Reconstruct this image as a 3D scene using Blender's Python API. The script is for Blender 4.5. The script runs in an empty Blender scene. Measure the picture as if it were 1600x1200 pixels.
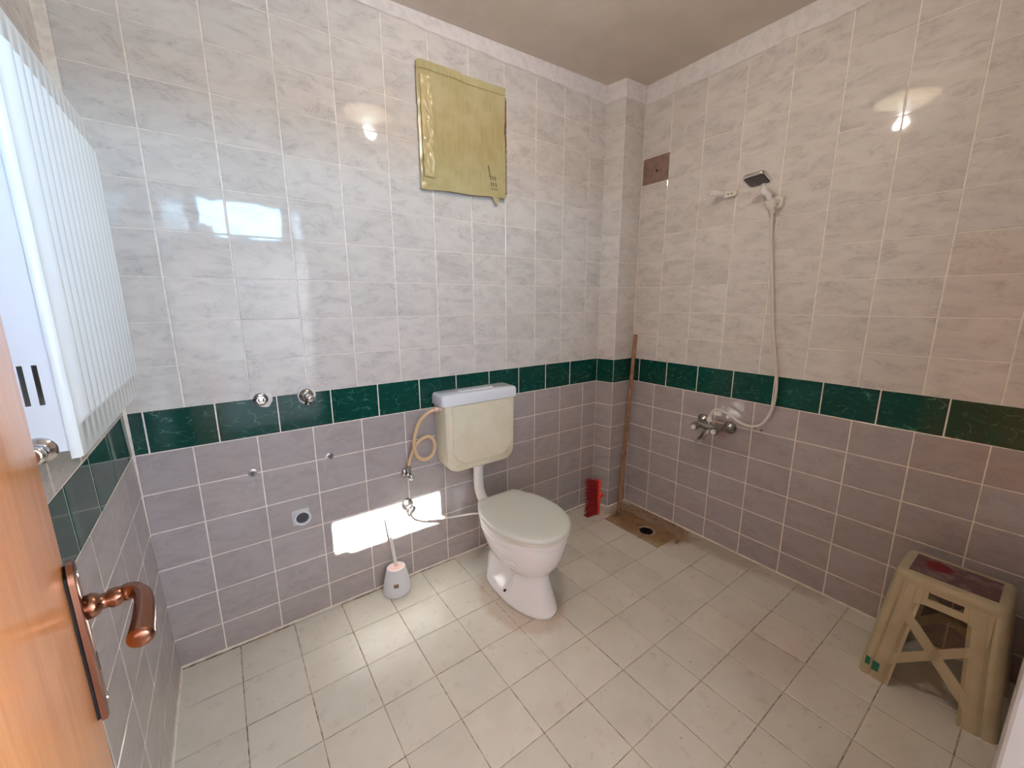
import bpy, bmesh, math, random
from mathutils import Vector, Matrix, noise
random.seed(7)
sc = bpy.context.scene
COL = sc.collection
XR, YF = 2.488, -1.95           # right wall, door wall (inner faces)

# ------------------------------------------------------------ camera
cam = bpy.data.cameras.new('camera'); camo = bpy.data.objects.new('camera', cam); COL.objects.link(camo)
CAM_M = [[0.811633, -0.584155, -0.003798], [-0.118319, -0.158019, -0.980322], [0.572059, 0.796111, -0.19737]]
r0 = Vector(CAM_M[0]); d0 = Vector(CAM_M[1]); f0 = Vector(CAM_M[2])
m = Matrix((r0, -d0, -f0)).transposed().to_4x4()
m.translation = Vector((0.28618, -1.81742, 1.37755))
camo.matrix_world = m
cam.sensor_width = 36; cam.lens = 632.144 / 1600 * 36; cam.clip_start = 0.01
sc.camera = camo

# ------------------------------------------------------------ world, sun, exposure
SKY = 48.0
w = bpy.data.worlds.new('world'); sc.world = w; w.use_nodes = True
nt = w.node_tree; bg = nt.nodes['Background']
tc = nt.nodes.new('ShaderNodeTexCoord'); sx = nt.nodes.new('ShaderNodeSeparateXYZ'); rp = nt.nodes.new('ShaderNodeValToRGB')
nt.links.new(tc.outputs['Generated'], sx.inputs[0]); nt.links.new(sx.outputs['Z'], rp.inputs[0]); nt.links.new(rp.outputs[0], bg.inputs[0])
rp.color_ramp.elements[0].position = 0.01; rp.color_ramp.elements[0].color = (.42, .70, .95, 1)
rp.color_ramp.elements[1].position = 0.7; rp.color_ramp.elements[1].color = (.36, .60, 1.0, 1)
gr = rp.color_ramp.elements.new(0.0); gr.color = (.012, .011, .010, 1)      # dull ground below the horizon
bg.inputs[1].default_value = SKY
sun = bpy.data.lights.new('sun', 'SUN'); suno = bpy.data.objects.new('sun', sun); COL.objects.link(suno)
sun.energy = 210; sun.angle = math.radians(.55); sun.color = (1, .97, .90)
suno.rotation_euler = Vector((.335, 2.0, -1.672)).to_track_quat('-Z', 'Y').to_euler()
suno.location = (0, -6, 5)
# portal that guides sky sampling through the strip window
po = bpy.data.lights.new('window_portal', 'AREA'); poo = bpy.data.objects.new('window_portal', po); COL.objects.link(poo)
po.shape = 'RECTANGLE'; po.size = .96; po.size_y = .26; po.cycles.is_portal = True
poo.location = (.46, -2.06, 1.997); poo.rotation_euler = (math.radians(90), 0, 0)
ha = bpy.data.lights.new('hall_fill_light', 'AREA'); hao = bpy.data.objects.new('hall_fill_light', ha); COL.objects.link(hao)  # fill lamp added in the unseen hall, brightens the left walls and floor
ha.shape = 'RECTANGLE'; ha.size = 1.1; ha.size_y = .7; ha.energy = 145; ha.color = (.78, .86, 1.0)
hao.location = (1.885, -2.80, 1.35); hao.rotation_euler = (math.radians(90), 0, math.radians(90))
sc.view_settings.view_transform = 'Standard'; sc.view_settings.look = 'None'
sc.view_settings.gamma = 1; sc.view_settings.use_curve_mapping = False
sc.view_settings.exposure = 0.12

# ------------------------------------------------------------ material helpers
def mat(name, base=(.8, .8, .8), rough=.5, metal=0, **kw):
    m = bpy.data.materials.new(name); m.use_nodes = True
    b = m.node_tree.nodes['Principled BSDF']
    b.inputs['Base Color'].default_value = (*base, 1); b.inputs['Roughness'].default_value = rough; b.inputs['Metallic'].default_value = metal
    for k, v in kw.items():
        b.inputs[k.replace('_', ' ')].default_value = v
    return m
class G:                                     # small node graph writer
    def __init__(s, m): s.m = m; s.t = m.node_tree; s.b = s.t.nodes['Principled BSDF']
    def n(s, typ, **kw):
        o = s.t.nodes.new('ShaderNode' + typ)
        for k, v in kw.items(): setattr(o, k, v)
        return o
    def l(s, a, b): s.t.links.new(a, b)
    def math(s, op, a, b=None, clamp=False):
        o = s.n('Math', operation=op, use_clamp=clamp)
        for i, v in enumerate((a, b)):
            if v is None: continue
            if isinstance(v, (int, float)): o.inputs[i].default_value = v
            else: s.l(v, o.inputs[i])
        return o.outputs[0]
    def mix(s, fac, a, b):
        o = s.n('Mix', data_type='RGBA')
        for i, v in ((0, fac), (6, a), (7, b)):
            if isinstance(v, (int, float)): o.inputs[i].default_value = v
            elif isinstance(v, tuple): o.inputs[i].default_value = (*v, 1)
            else: s.l(v, o.inputs[i])
        return o.outputs[2]
    def ramp(s, x, a, b):                     # smooth 0..1 between a and b
        o = s.n('MapRange', interpolation_type='SMOOTHSTEP'); s.l(x, o.inputs[0])
        o.inputs[1].default_value = a; o.inputs[2].default_value = b
        return o.outputs[0]
    def noise(s, vec, scale, detail=4, rough=.6, dist=0):
        o = s.n('TexNoise'); s.l(vec, o.inputs['Vector'])
        o.inputs['Scale'].default_value = scale; o.inputs['Detail'].default_value = detail
        o.inputs['Roughness'].default_value = rough; o.inputs['Distortion'].default_value = dist
        return o.outputs['Fac']
    def bump(s, h, strength, dist=.002):
        o = s.n('Bump'); s.l(h, o.inputs['Height']); o.inputs['Strength'].default_value = strength; o.inputs['Distance'].default_value = dist
        s.l(o.outputs[0], s.b.inputs['Normal'])
    def objvec(s, k=3.0, rnd=20.0, scale=(1, 1, 1), rot=0):
        tc = s.n('TexCoord'); oi = s.n('ObjectInfo')
        v = s.n('VectorMath', operation='SCALE'); cb = s.n('CombineXYZ')
        r = oi.outputs['Random']
        s.l(r, cb.inputs[0]); s.l(s.math('FRACT', s.math('MULTIPLY', r, 7.13)), cb.inputs[1]); s.l(s.math('FRACT', s.math('MULTIPLY', r, 3.7)), cb.inputs[2])
        s.l(cb.outputs[0], v.inputs[0]); v.inputs['Scale'].default_value = rnd
        mp = s.n('Mapping'); s.l(tc.outputs['Object'], mp.inputs[0]); mp.inputs['Rotation'].default_value = (0, 0, rot); mp.inputs['Scale'].default_value = scale
        a = s.n('VectorMath', operation='ADD'); s.l(mp.outputs[0], a.inputs[0]); s.l(v.outputs[0], a.inputs[1])
        s.rand = r
        return a.outputs[0]
    def pos(s): return s.n('NewGeometry').outputs['Position']

def tile_mat(name, c1, c2, vein, rough, veinamt=.5, wav=.25, stain=False):
    m = mat(name, c1, rough); g = G(m); v = g.objvec(rot=.6, scale=(1, 2.2, 1))
    n1 = g.noise(v, 9, 5, .65, .6)
    n2 = g.noise(v, 5, 4, .6, 1.5)
    ridge = g.math('SUBTRACT', 1, g.ramp(g.math('ABSOLUTE', g.math('SUBTRACT', n2, .5)), 0, .035))
    c = g.mix(g.ramp(n1, .35, .7), c1, c2)
    c = g.mix(g.math('MULTIPLY', g.math('MULTIPLY', ridge, g.ramp(n1, .4, .65)), veinamt), c, vein)
    hv = g.n('HueSaturation'); g.l(c, hv.inputs['Color']); g.l(g.math('ADD', g.math('MULTIPLY', g.rand, .08), .96), hv.inputs['Value'])
    # dried splashes of plaster and lime on the face
    g.b.inputs['Specular IOR Level'].default_value = .32
    p = g.pos(); d = g.ramp(g.noise(p, 14, 6, .75, .8), .66, .74)
    d2 = g.math('MULTIPLY', d, .22)
    c = g.mix(d2, hv.outputs[0], (.75, .73, .72))
    if stain:                                 # rusty lime run-off below the shower mixer
        s_ = g.n('VectorMath', operation='SUBTRACT'); g.l(p, s_.inputs[0]); s_.inputs[1].default_value = (XR, -.735, .685)
        q_ = g.n('VectorMath', operation='MULTIPLY'); g.l(s_.outputs[0], q_.inputs[0]); q_.inputs[1].default_value = (9, 11, 14)
        L_ = g.n('VectorMath', operation='LENGTH'); g.l(q_.outputs[0], L_.inputs[0])
        k_ = g.math('SUBTRACT', 1, g.ramp(g.math('ADD', L_.outputs['Value'], g.math('MULTIPLY', g.noise(p, 22, 4), .6)), .6, 1.3))
        c = g.mix(g.math('MULTIPLY', k_, .6), c, (.22, .11, .06))
    g.l(c, g.b.inputs['Base Color'])
    g.l(g.math('ADD', g.math('MULTIPLY', d, .25), rough), g.b.inputs['Roughness'])
    g.bump(g.noise(p, 11, 2, .5), wav, .004)
    return m
M = {}
M['upper'] = tile_mat('cream marbled glaze', (.66, .615, .57), (.57, .53, .495), (.40, .36, .34), .045, .50, .12)
M['lower'] = tile_mat('mauve grey glaze', (.42, .37, .36), (.36, .315, .305), (.52, .47, .48), .10, .35, .10, True)
def green_mat():
    m = mat('green marbled glaze', (.002, .05, .036), .07); g = G(m); g.b.inputs['Specular IOR Level'].default_value = .3; v = g.objvec(rot=.5, scale=(1, 2.0, 1))
    a = g.n('VectorMath', operation='ADD'); nz = g.n('TexNoise'); g.l(v, nz.inputs['Vector']); nz.inputs['Scale'].default_value = 12
    sc_ = g.n('VectorMath', operation='SCALE'); g.l(nz.outputs['Color'], sc_.inputs[0]); sc_.inputs['Scale'].default_value = .09
    g.l(v, a.inputs[0]); g.l(sc_.outputs[0], a.inputs[1])
    vo = g.n('TexVoronoi', feature='DISTANCE_TO_EDGE'); g.l(a.outputs[0], vo.inputs['Vector']); vo.inputs['Scale'].default_value = 17
    e = g.math('SUBTRACT', 1, g.ramp(vo.outputs['Distance'], 0, .035))
    e = g.math('MULTIPLY', e, g.ramp(g.noise(v, 22, 3), .42, .66))
    c = g.mix(g.noise(v, 9, 3), (.0015, .034, .026), (.004, .062, .046))
    c = g.mix(g.math('MULTIPLY', e, .75), c, (.10, .26, .20)); g.l(c, g.b.inputs['Base Color'])
    g.bump(g.noise(g.pos(), 11, 2, .5), .1, .004)
    return m
M['green'] = green_mat()
def grout_mat(name, a, b):
    m = mat(name, a, .85); g = G(m); n = g.noise(g.pos(), 30, 4); g.l(g.mix(g.ramp(n, .4, .65), a, b), g.b.inputs['Base Color']); g.bump(g.noise(g.pos(), 300, 2), .3, .001)
    return m
M['grout'] = grout_mat('cream wall grout', (.86, .79, .71), (.74, .66, .58))
M['fgrout'] = grout_mat('dirty floor grout', (.50, .42, .34), (.17, .11, .075))
M['plaster'] = grout_mat('white plaster', (.74, .70, .68), (.66, .62, .60))
def stained_floor(name, c1, c2, rough):
    m = mat(name, c1, rough); g = G(m); p = g.pos(); v = g.objvec()
    c = g.mix(g.ramp(g.noise(p, 6, 4), .35, .7), c1, c2)
    hv = g.n('HueSaturation'); g.l(c, hv.inputs['Color']); g.l(g.math('ADD', g.math('MULTIPLY', g.rand, .10), .95), hv.inputs['Value'])
    c = hv.outputs[0]
    def blob(x, y, ax, ay, r1, r2, wob=.35, sc=9):
        s = g.n('VectorMath', operation='SUBTRACT'); g.l(p, s.inputs[0]); s.inputs[1].default_value = (x, y, 0)
        q = g.n('VectorMath', operation='MULTIPLY'); g.l(s.outputs[0], q.inputs[0]); q.inputs[1].default_value = (1 / ax, 1 / ay, 0)
        L = g.n('VectorMath', operation='LENGTH'); g.l(q.outputs[0], L.inputs[0])
        d = g.math('ADD', L.outputs['Value'], g.math('MULTIPLY', g.math('SUBTRACT', g.noise(p, sc, 5, .65), .5), wob * 2))
        return g.math('SUBTRACT', 1, g.ramp(d, r1, r2))
    # brown lime/rust stain around the drain and along the shower wall, rusty run-off around the toilet foot
    drain = blob(2.37, -.41, .21, .29, .7, 1.1)
    c = g.mix(g.math('MULTIPLY', drain, .85), c, (.27, .145, .055))
    c = g.mix(g.math('MULTIPLY', g.math('MULTIPLY', drain, g.ramp(g.noise(p, 16, 5, .7), .48, .66)), .7), c, (.10, .05, .02))
    wall = blob(2.50, -.85, .16, .60, .6, 1.1)
    c = g.mix(g.math('MULTIPLY', wall, .40), c, (.26, .17, .09))
    foot = g.math('SUBTRACT', blob(1.30, -.46, .175, .255, .85, 1.1, .18, 20), 0)
    c = g.mix(g.math('MULTIPLY', foot, .40), c, (.42, .22, .10))
    pink = blob(1.95, -1.30, .30, .28, .2, 1.2)
    c = g.mix(g.math('MULTIPLY', pink, .22), c, (.46, .22, .18))
    # scuffs
    sv = g.n('Mapping'); g.l(p, sv.inputs[0]); sv.inputs['Rotation'].default_value = (0, 0, .6); sv.inputs['Scale'].default_value = (1, 3.2, 1)
    scf = g.math('MULTIPLY', g.ramp(g.noise(sv.outputs[0], 26, 4, .7), .665, .70), g.ramp(g.noise(p, 2.2, 2), .50, .62))
    c = g.mix(g.math('MULTIPLY', scf, .75), c, (.13, .09, .07))
    speck = g.ramp(g.noise(p, 60, 1), .76, .79)
    c = g.mix(g.math('MULTIPLY', speck, .6), c, (.16, .10, .07))
    g.l(c, g.b.inputs['Base Color'])
    g.l(g.math('ADD', g.math('MULTIPLY', g.noise(p, 18, 4), .25), rough - .1), g.b.inputs['Roughness'])
    g.bump(g.noise(p, 14, 3), .10, .003)
    return m
M['ftile'] = stained_floor('worn beige floor tile', (.73, .69, .61), (.67, .63, .55), .28)
M['fpatch'] = stained_floor('stained drain screed', (.46, .33, .20), (.36, .23, .12), .38)
def wood_mat(name, a, b, rough, axis_scale=(14, 14, 1.2), coat=0):
    m = mat(name, a, rough, Coat_Weight=coat, Coat_Roughness=.12); g = G(m)
    mp = g.n('Mapping'); g.l(g.pos(), mp.inputs[0]); mp.inputs['Scale'].default_value = axis_scale
    n = g.noise(mp.outputs[0], 2.2, 6, .65, 1.2); n2 = g.noise(mp.outputs[0], 14, 3, .6)
    c = g.mix(g.ramp(n, .3, .7), a, b); c = g.mix(g.math('MULTIPLY', g.ramp(n2, .5, .7), .25), c, tuple(x * .55 for x in a))
    g.l(c, g.b.inputs['Base Color']); g.bump(n2, .25, .001)
    return m
M['door'] = wood_mat('orange varnished door wood', (.64, .215, .042), (.78, .31, .08), .30, (9, 9, 1.2), .5)
M['stick'] = wood_mat('weathered broom stick wood', (.40, .22, .11), (.17, .07, .03), .5, (30, 30, 6))
M['copper'] = mat('antique copper', (.27, .13, .085), .25, 1)
M['chrome'] = mat('chrome', (.72, .72, .73), .12, 1)
M['dchrome'] = mat('tarnished chrome', (.40, .38, .37), .22, 1)
M['steel'] = mat('dull zinc bolt', (.16, .17, .18), .4, .8)
M['dark'] = mat('dark hole', (.006, .005, .005), .8)
M['ceramic'] = mat('white sanitary ceramic', (.88, .86, .86), .08, 0, Coat_Weight=.3)
M['lidw'] = mat('greyish white plastic lid', (.72, .745, .70), .25)
M['seatw'] = mat('cream seat plastic', (.72, .68, .60), .3)
def cream(name, a, b, r):
    m = mat(name, a, r); g = G(m); g.l(g.mix(g.ramp(g.noise(g.pos(), 7, 4), .35, .7), a, b), g.b.inputs['Base Color']); return m
M['cist'] = cream('yellowed cistern plastic', (.80, .75, .58), (.74, .67, .49), .3)
M['cistlid'] = mat('milky cistern lid plastic', (.76, .79, .82), .18, 0)
M['hose_beige'] = mat('beige rubber hose', (.68, .47, .27), .4)
M['whiteplastic'] = mat('white plastic', (.78, .75, .72), .3)
M['hosew'] = mat('off-white hose', (.66, .60, .54), .35)
M['enamel'] = mat('white radiator enamel', (.70, .74, .74), .25)
M['enamelsky'] = mat('white radiator enamel tinted by skylight', (.74, .76, .80), .25)  # same enamel, skylight on the side put into the colour as blue
M['stool'] = cream('aged beige stool plastic', (.50, .43, .285), (.41, .35, .225), .42)
M['ceil'] = cream('beige ceiling paint', (.68, .60, .52), (.64, .56, .48), .9)
M['paint'] = cream('off-white wall paint', (.70, .67, .63), (.66, .63, .60), .8)
M['jamb'] = mat('white door frame paint', (.30, .29, .275), .4)
M['red'] = mat('dark red bristles', (.36, .012, .018), .5); _g = G(M['red']); _g.l(_g.mix(_g.ramp(_g.noise(_g.pos(), 160, 2), .4, .6), (.50, .03, .04), (.16, .004, .008)), _g.b.inputs['Base Color'])
M['orange'] = mat('orange red broom plastic', (.85, .06, .02), .35)
M['pink'] = mat('pale pink plastic', (.82, .58, .54), .3)
M['brushw'] = mat('pale grey white plastic', (.74, .76, .80), .3)
M['black'] = mat('black ink', (.02, .015, .012), .6)
M['hall'] = mat('hall plaster', (.74, .72, .70), .9)
def card_mat():
    m = mat('tape covered cardboard', (.42, .36, .155), .25, 0); g = G(m); p = g.pos()
    mp = g.n('Mapping'); g.l(p, mp.inputs[0]); mp.inputs['Scale'].default_value = (90, 1, 6)
    n = g.noise(mp.outputs[0], 1.5, 4); n2 = g.noise(p, 9, 3)
    c = g.mix(g.ramp(n, .35, .7), (.40, .335, .15), (.47, .40, .20)); c = g.mix(g.ramp(n2, .4, .7), c, (.48, .41, .22)); g.l(c, g.b.inputs['Base Color'])
    g.bump(n, .2, .001); return m
M['card'] = card_mat()
M['tape'] = mat('shiny yellow packing tape', (.52, .43, .22), .16)
M['cardedge'] = mat('brown cardboard edge', (.16, .085, .05), .8)
def ridged():
    m = mat('brown ridged tile adhesive', (.24, .15, .12), .85); g = G(m); g.l(g.mix(g.ramp(g.noise(g.pos(), 25, 4), .35, .7), (.27, .175, .14), (.19, .12, .10)), g.b.inputs['Base Color']); return m
M['adhesive'] = ridged()
def glass(name, tint, frost):
    m = bpy.data.materials.new(name); m.use_nodes = True; t = m.node_tree; t.nodes.clear()
    o = t.nodes.new('ShaderNodeOutputMaterial'); tr = t.nodes.new('ShaderNodeBsdfTransparent'); tr.inputs[0].default_value = (*tint, 1)
    gl = t.nodes.new('ShaderNodeBsdfGlossy'); gl.inputs['Roughness'].default_value = .05; fr = t.nodes.new('ShaderNodeFresnel'); fr.inputs[0].default_value = 1.45
    mx = t.nodes.new('ShaderNodeMixShader'); t.links.new(fr.outputs[0], mx.inputs[0]); t.links.new(tr.outputs[0], mx.inputs[1]); t.links.new(gl.outputs[0], mx.inputs[2])
    last = mx
    if frost:
        tl = t.nodes.new('ShaderNodeBsdfTranslucent'); tl.inputs[0].default_value = (.30, .36, .40, 1)
        m2 = t.nodes.new('ShaderNodeMixShader'); m2.inputs[0].default_value = frost
        t.links.new(mx.outputs[0], m2.inputs[1]); t.links.new(tl.outputs[0], m2.inputs[2]); last = m2
    t.links.new(last.outputs[0], o.inputs[0]); return m
M['glass'] = glass('window glass', (.92, .98, 1), 0)
M['frost'] = glass('frosted window glass', (.85, .95, 1), .92)
def emis(name, col, st):
    m = bpy.data.materials.new(name); m.use_nodes = True; b = m.node_tree.nodes['Principled BSDF']
    b.inputs['Base Color'].default_value = (.8, .8, .75, 1); b.inputs['Emission Color'].default_value = (*col, 1); b.inputs['Emission Strength'].default_value = st; return m
M['dome'] = emis('lit glass dome', (1, .80, .52), 7.0)
M['bulb'] = emis('lit bulb', (.85, 1, .98), 12.0)

# ------------------------------------------------------------ geometry helpers
def obj(name, bm, m, parent=None, smooth=False, autos=None, bevel=None):
    if isinstance(bm, bmesh.types.BMesh):
        me = bpy.data.meshes.new(name); bmesh.ops.recalc_face_normals(bm, faces=bm.faces[:]); bm.to_mesh(me); bm.free()
    else: me = bm
    mats = m if isinstance(m, (list, tuple)) else [m]
    if len(me.materials) == 0:
        for q in mats: me.materials.append(q)
    if smooth or autos:
        for p in me.polygons: p.use_smooth = True
        if autos: me.set_sharp_from_angle(angle=math.radians(autos))
    o = bpy.data.objects.new(name, me); COL.objects.link(o)
    if parent: o.parent = parent
    if bevel:
        b = o.modifiers.new('bevel', 'BEVEL'); b.width = bevel; b.segments = 2; b.limit_method = 'ANGLE'; b.angle_limit = math.radians(40)
    return o
def empty(name, loc=(0, 0, 0)):
    o = bpy.data.objects.new(name, None); COL.objects.link(o); o.location = loc; o.empty_display_size = .05; return o
def tag(o, label=None, cat=None, group=None, kind=None):
    for k, v in (('label', label), ('category', cat), ('group', group), ('kind', kind)):
        if v: o[k] = v
    return o
class Root:                                   # thing whose parts are given in world coordinates
    def __init__(s, name, loc, label=None, cat=None, kind=None, group=None):
        s.o = empty(name, loc); tag(s.o, label, cat, group, kind); s.loc = Vector(loc)
    def part(s, name, bm, m, parent=None, label=None, **kw):
        bmesh.ops.translate(bm, verts=bm.verts[:], vec=-s.loc)
        o = obj(name, bm, m, parent or s.o, **kw)
        if label: o['label'] = label
        return o
def box(bm, a, b):
    x0, y0, z0 = a; x1, y1, z1 = b
    v = [bm.verts.new(p) for p in ((x0, y0, z0), (x1, y0, z0), (x1, y1, z0), (x0, y1, z0), (x0, y0, z1), (x1, y0, z1), (x1, y1, z1), (x0, y1, z1))]
    for f in ((0, 3, 2, 1), (4, 5, 6, 7), (0, 1, 5, 4), (1, 2, 6, 5), (2, 3, 7, 6), (3, 0, 4, 7)): bm.faces.new([v[i] for i in f])
def B(a, b): bm = bmesh.new(); box(bm, a, b); return bm
def loft(bm, rings, cap=True, close=True):
    R = [[bm.verts.new(p) for p in r] for r in rings]; n = len(R[0])
    for i in range(len(R) - 1):
        for j in range(n if close else n - 1):
            k = (j + 1) % n; bm.faces.new((R[i][j], R[i][k], R[i + 1][k], R[i + 1][j]))
    if cap:
        bm.faces.new(list(reversed(R[0]))); bm.faces.new(R[-1])
    return R
def basis(d):
    d = Vector(d).normalized(); u = d.cross(Vector((0, 0, 1)))
    if u.length < 1e-3: u = Vector((1, 0, 0))
    u.normalize(); return u, d.cross(u).normalized(), d
def lathe(bm, o, d, prof, n=24, cap=True):     # prof: (distance along d, radius)
    u, v, d = basis(d); o = Vector(o)
    loft(bm, [[o + d * t + (u * math.cos(2 * math.pi * k / n) + v * math.sin(2 * math.pi * k / n)) * max(r, 1e-4) for k in range(n)] for t, r in prof], cap)
def smooth_path(pts, sub=6):
    P = [Vector(p) for p in pts]; out = []
    for i in range(len(P) - 1):
        a = P[max(i - 1, 0)]; b = P[i]; c = P[i + 1]; d = P[min(i + 2, len(P) - 1)]
        for k in range(sub):
            t = k / sub
            out.append(.5 * ((2 * b) + (c - a) * t + (2 * a - 5 * b + 4 * c - d) * t * t + (3 * b - a - 3 * c + d) * t ** 3))
    out.append(P[-1]); return out
def tube(bm, pts, r, n=10, sub=6):
    P = smooth_path(pts, sub) if sub else [Vector(p) for p in pts]
    u = None; rings = []
    for i, p in enumerate(P):
        t = (P[min(i + 1, len(P) - 1)] - P[max(i - 1, 0)]).normalized()
        if u is None: u = basis(t)[0]
        u = (u - t * u.dot(t)).normalized(); v = t.cross(u)
        rr = r(i / (len(P) - 1)) if callable(r) else r
        rings.append([p + (u * math.cos(2 * math.pi * k / n) + v * math.sin(2 * math.pi * k / n)) * rr for k in range(n)])
    loft(bm, rings)
def rrect(w, h, r, n=5, rb=None):              # rounded rectangle outline, centred; rb = bottom corner radius
    rb = r if rb is None else rb; out = []
    for cx, cy, a, q in ((w / 2, h / 2, 0, r), (-w / 2, h / 2, 90, r), (-w / 2, -h / 2, 180, rb), (w / 2, -h / 2, 270, rb)):
        sx_, sy_ = (1 if cx > 0 else -1), (1 if cy > 0 else -1)
        for k in range(n + 1):
            t = math.radians(a + 90 * k / n); out.append((cx - sx_ * q + q * math.cos(t), cy - sy_ * q + q * math.sin(t)))
    return out

# ------------------------------------------------------------ tiles
tile_cache = {}
def tile_mesh(w, h, m, t=.006, bev=.0016):
    key = (round(w, 4), round(h, 4), m.name)
    if key not in tile_cache:
        bm = bmesh.new()
        def ring(i, z): return [(-w / 2 + i, -h / 2 + i, z), (w / 2 - i, -h / 2 + i, z), (w / 2 - i, h / 2 - i, z), (-w / 2 + i, h / 2 - i, z)]
        R = loft(bm, [ring(0, -t), ring(0, -bev * .6), ring(bev, 0)], cap=False); bm.faces.new(R[-1])
        me = bpy.data.meshes.new('tile'); bmesh.ops.recalc_face_normals(bm, faces=bm.faces[:]); bm.to_mesh(me); bm.free(); me.materials.append(m)
        tile_cache[key] = me
    return tile_cache[key]
GX, GZ = .0046, .0024
def place_tile(parent, F, a0, a1, b0, b1, m, gx, gz, tilt=.0022, name='tile', lift=0.0):
    w, h = a1 - a0 - gx, b1 - b0 - gz
    if w < .012 or h < .012: return None
    o = bpy.data.objects.new(name, tile_mesh(w, h, m)); COL.objects.link(o)
    O, U, V, N = F
    T = Matrix((U, V, N)).transposed().to_4x4(); T.translation = O + U * ((a0 + a1) / 2) + V * ((b0 + b1) / 2) + N * lift
    o.parent = parent
    o.matrix_local = parent.matrix_basis.inverted() @ T @ Matrix.Rotation(random.gauss(0, tilt), 4, 'X') @ Matrix.Rotation(random.gauss(0, tilt), 4, 'Y')
    return o
def joints(off, step, L):
    k0 = math.floor(-off / step); out = [0.0]
    k = k0
    while True:
        v = off + k * step
        if v >= L - .05: break
        if v > .004: out.append(v)
        k += 1
    return out + [L]
ZB, ZG, ZT = .8666, 1.0171, 2.514
Z_LOW = [0, .1206, .2698, .4190, .5682, .7174, ZB]
Z_UP = [ZG + .15 * k for k in range(10)] + [ZT]
def tile_wall(parent, F, L, ou, og, ol, skip=lambda a, b: False):
    for (zs, off, m, gx, gz) in ((Z_LOW, ol, M['lower'], .0046, .0046), ([ZB, ZG], og, M['green'], .0046, .003), (Z_UP, ou, M['upper'], GX, GZ)):
        js = joints(off, .2, L)
        for i in range(len(js) - 1):
            for k in range(len(zs) - 1):
                if skip((js[i] + js[i + 1]) / 2, (zs[k] + zs[k + 1]) / 2): continue
                place_tile(parent, F, js[i], js[i + 1], zs[k], zs[k + 1], m, gx, gz)
V3 = Vector
TR = .0012       # grout lies this far behind the tile faces

# back wall (y = 0), the toilet wall
wb = obj('wall_back', B((-.06, TR, 0), (XR + .1, .12, 2.62)), M['grout']); tag(wb, kind='structure')
def skip_back(a, b): return 1.12 < a < 1.52 and 1.93 < b < 2.32
FB = (V3((0, 0, 0)), V3((1, 0, 0)), V3((0, 0, 1)), V3((0, -1, 0)))
tile_wall(wb, FB, 2.285, .1541, .0401, .1587, skip_back)
# right wall
wr = obj('wall_right', B((XR + TR, YF - .1, 0), (XR + .12, .1, 2.62)), M['grout']); tag(wr, kind='structure')
FR = (V3((XR, 0, 0)), V3((0, -1, 0)), V3((0, 0, 1)), V3((-1, 0, 0)))
def shift(F, s): return (F[0] + F[1] * s, F[1], F[2], F[3])
def skip_right(a, b): return .0 < a < .19 and 2.067 < b < 2.217
tile_wall(wr, shift(FR, .12), -YF - .12, .1034 + .2 - .12 - .002, .18 - .12, .1016 + .2 - .12, skip_right)
# left wall, leaning out by about a degree
LEAN = .0186
wl = empty('wall_left'); tag(wl, kind='structure')
n_l = V3((1, 0, LEAN)).normalized(); up_l = V3((-LEAN, 0, 1)).normalized(); o_l = V3((.012, 0, 0))
FL = (o_l, V3((0, -1, 0)), up_l, n_l)
bm = bmesh.new()
def wl_pt(y, z, d): return o_l + V3((0, y, 0)) + up_l * z + n_l * d
vv = [bm.verts.new(wl_pt(y, z, d)) for d in (-TR, -.12) for y, z in ((.1, 0), (YF - .1, 0), (YF - .1, 2.66), (.1, 2.66))]
for f in ((0, 1, 2, 3), (4, 7, 6, 5), (0, 4, 5, 1), (1, 5, 6, 2), (2, 6, 7, 3), (3, 7, 4, 0)): bm.faces.new([vv[i] for i in f])
obj('grout_bed', bm, M['grout'], wl)
tile_wall(wl, FL, -YF, .12, .07, .188)
# pipe boxing in the far right corner, its left face slightly splayed
PX0, PX1, PY = 2.281, 2.306, -.12
wp = empty('wall_pillar'); tag(wp, kind='structure')
d1 = V3((PX1 - PX0, PY, 0)); L1 = d1.length; d1.normalize(); nn1 = V3((d1.y, -d1.x, 0))
bm = bmesh.new(); off = .0012
base = [(PX0 + off, .004), (PX1 + off, PY + off), (XR, PY + off), (XR, .004)]
loft(bm, [[(x, y, z) for x, y in base] for z in (0.0, 2.62)]); obj('grout_bed', bm, M['grout'], wp)
tile_wall(wp, (V3((PX0, 0, 0)), d1, V3((0, 0, 1)), nn1), L1, 9, 9, 9)
tile_wall(wp, (V3((PX1, PY, 0)), V3((1, 0, 0)), V3((0, 0, 1)), V3((0, -1, 0))), XR - PX1, 9, 9, 9)

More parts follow.
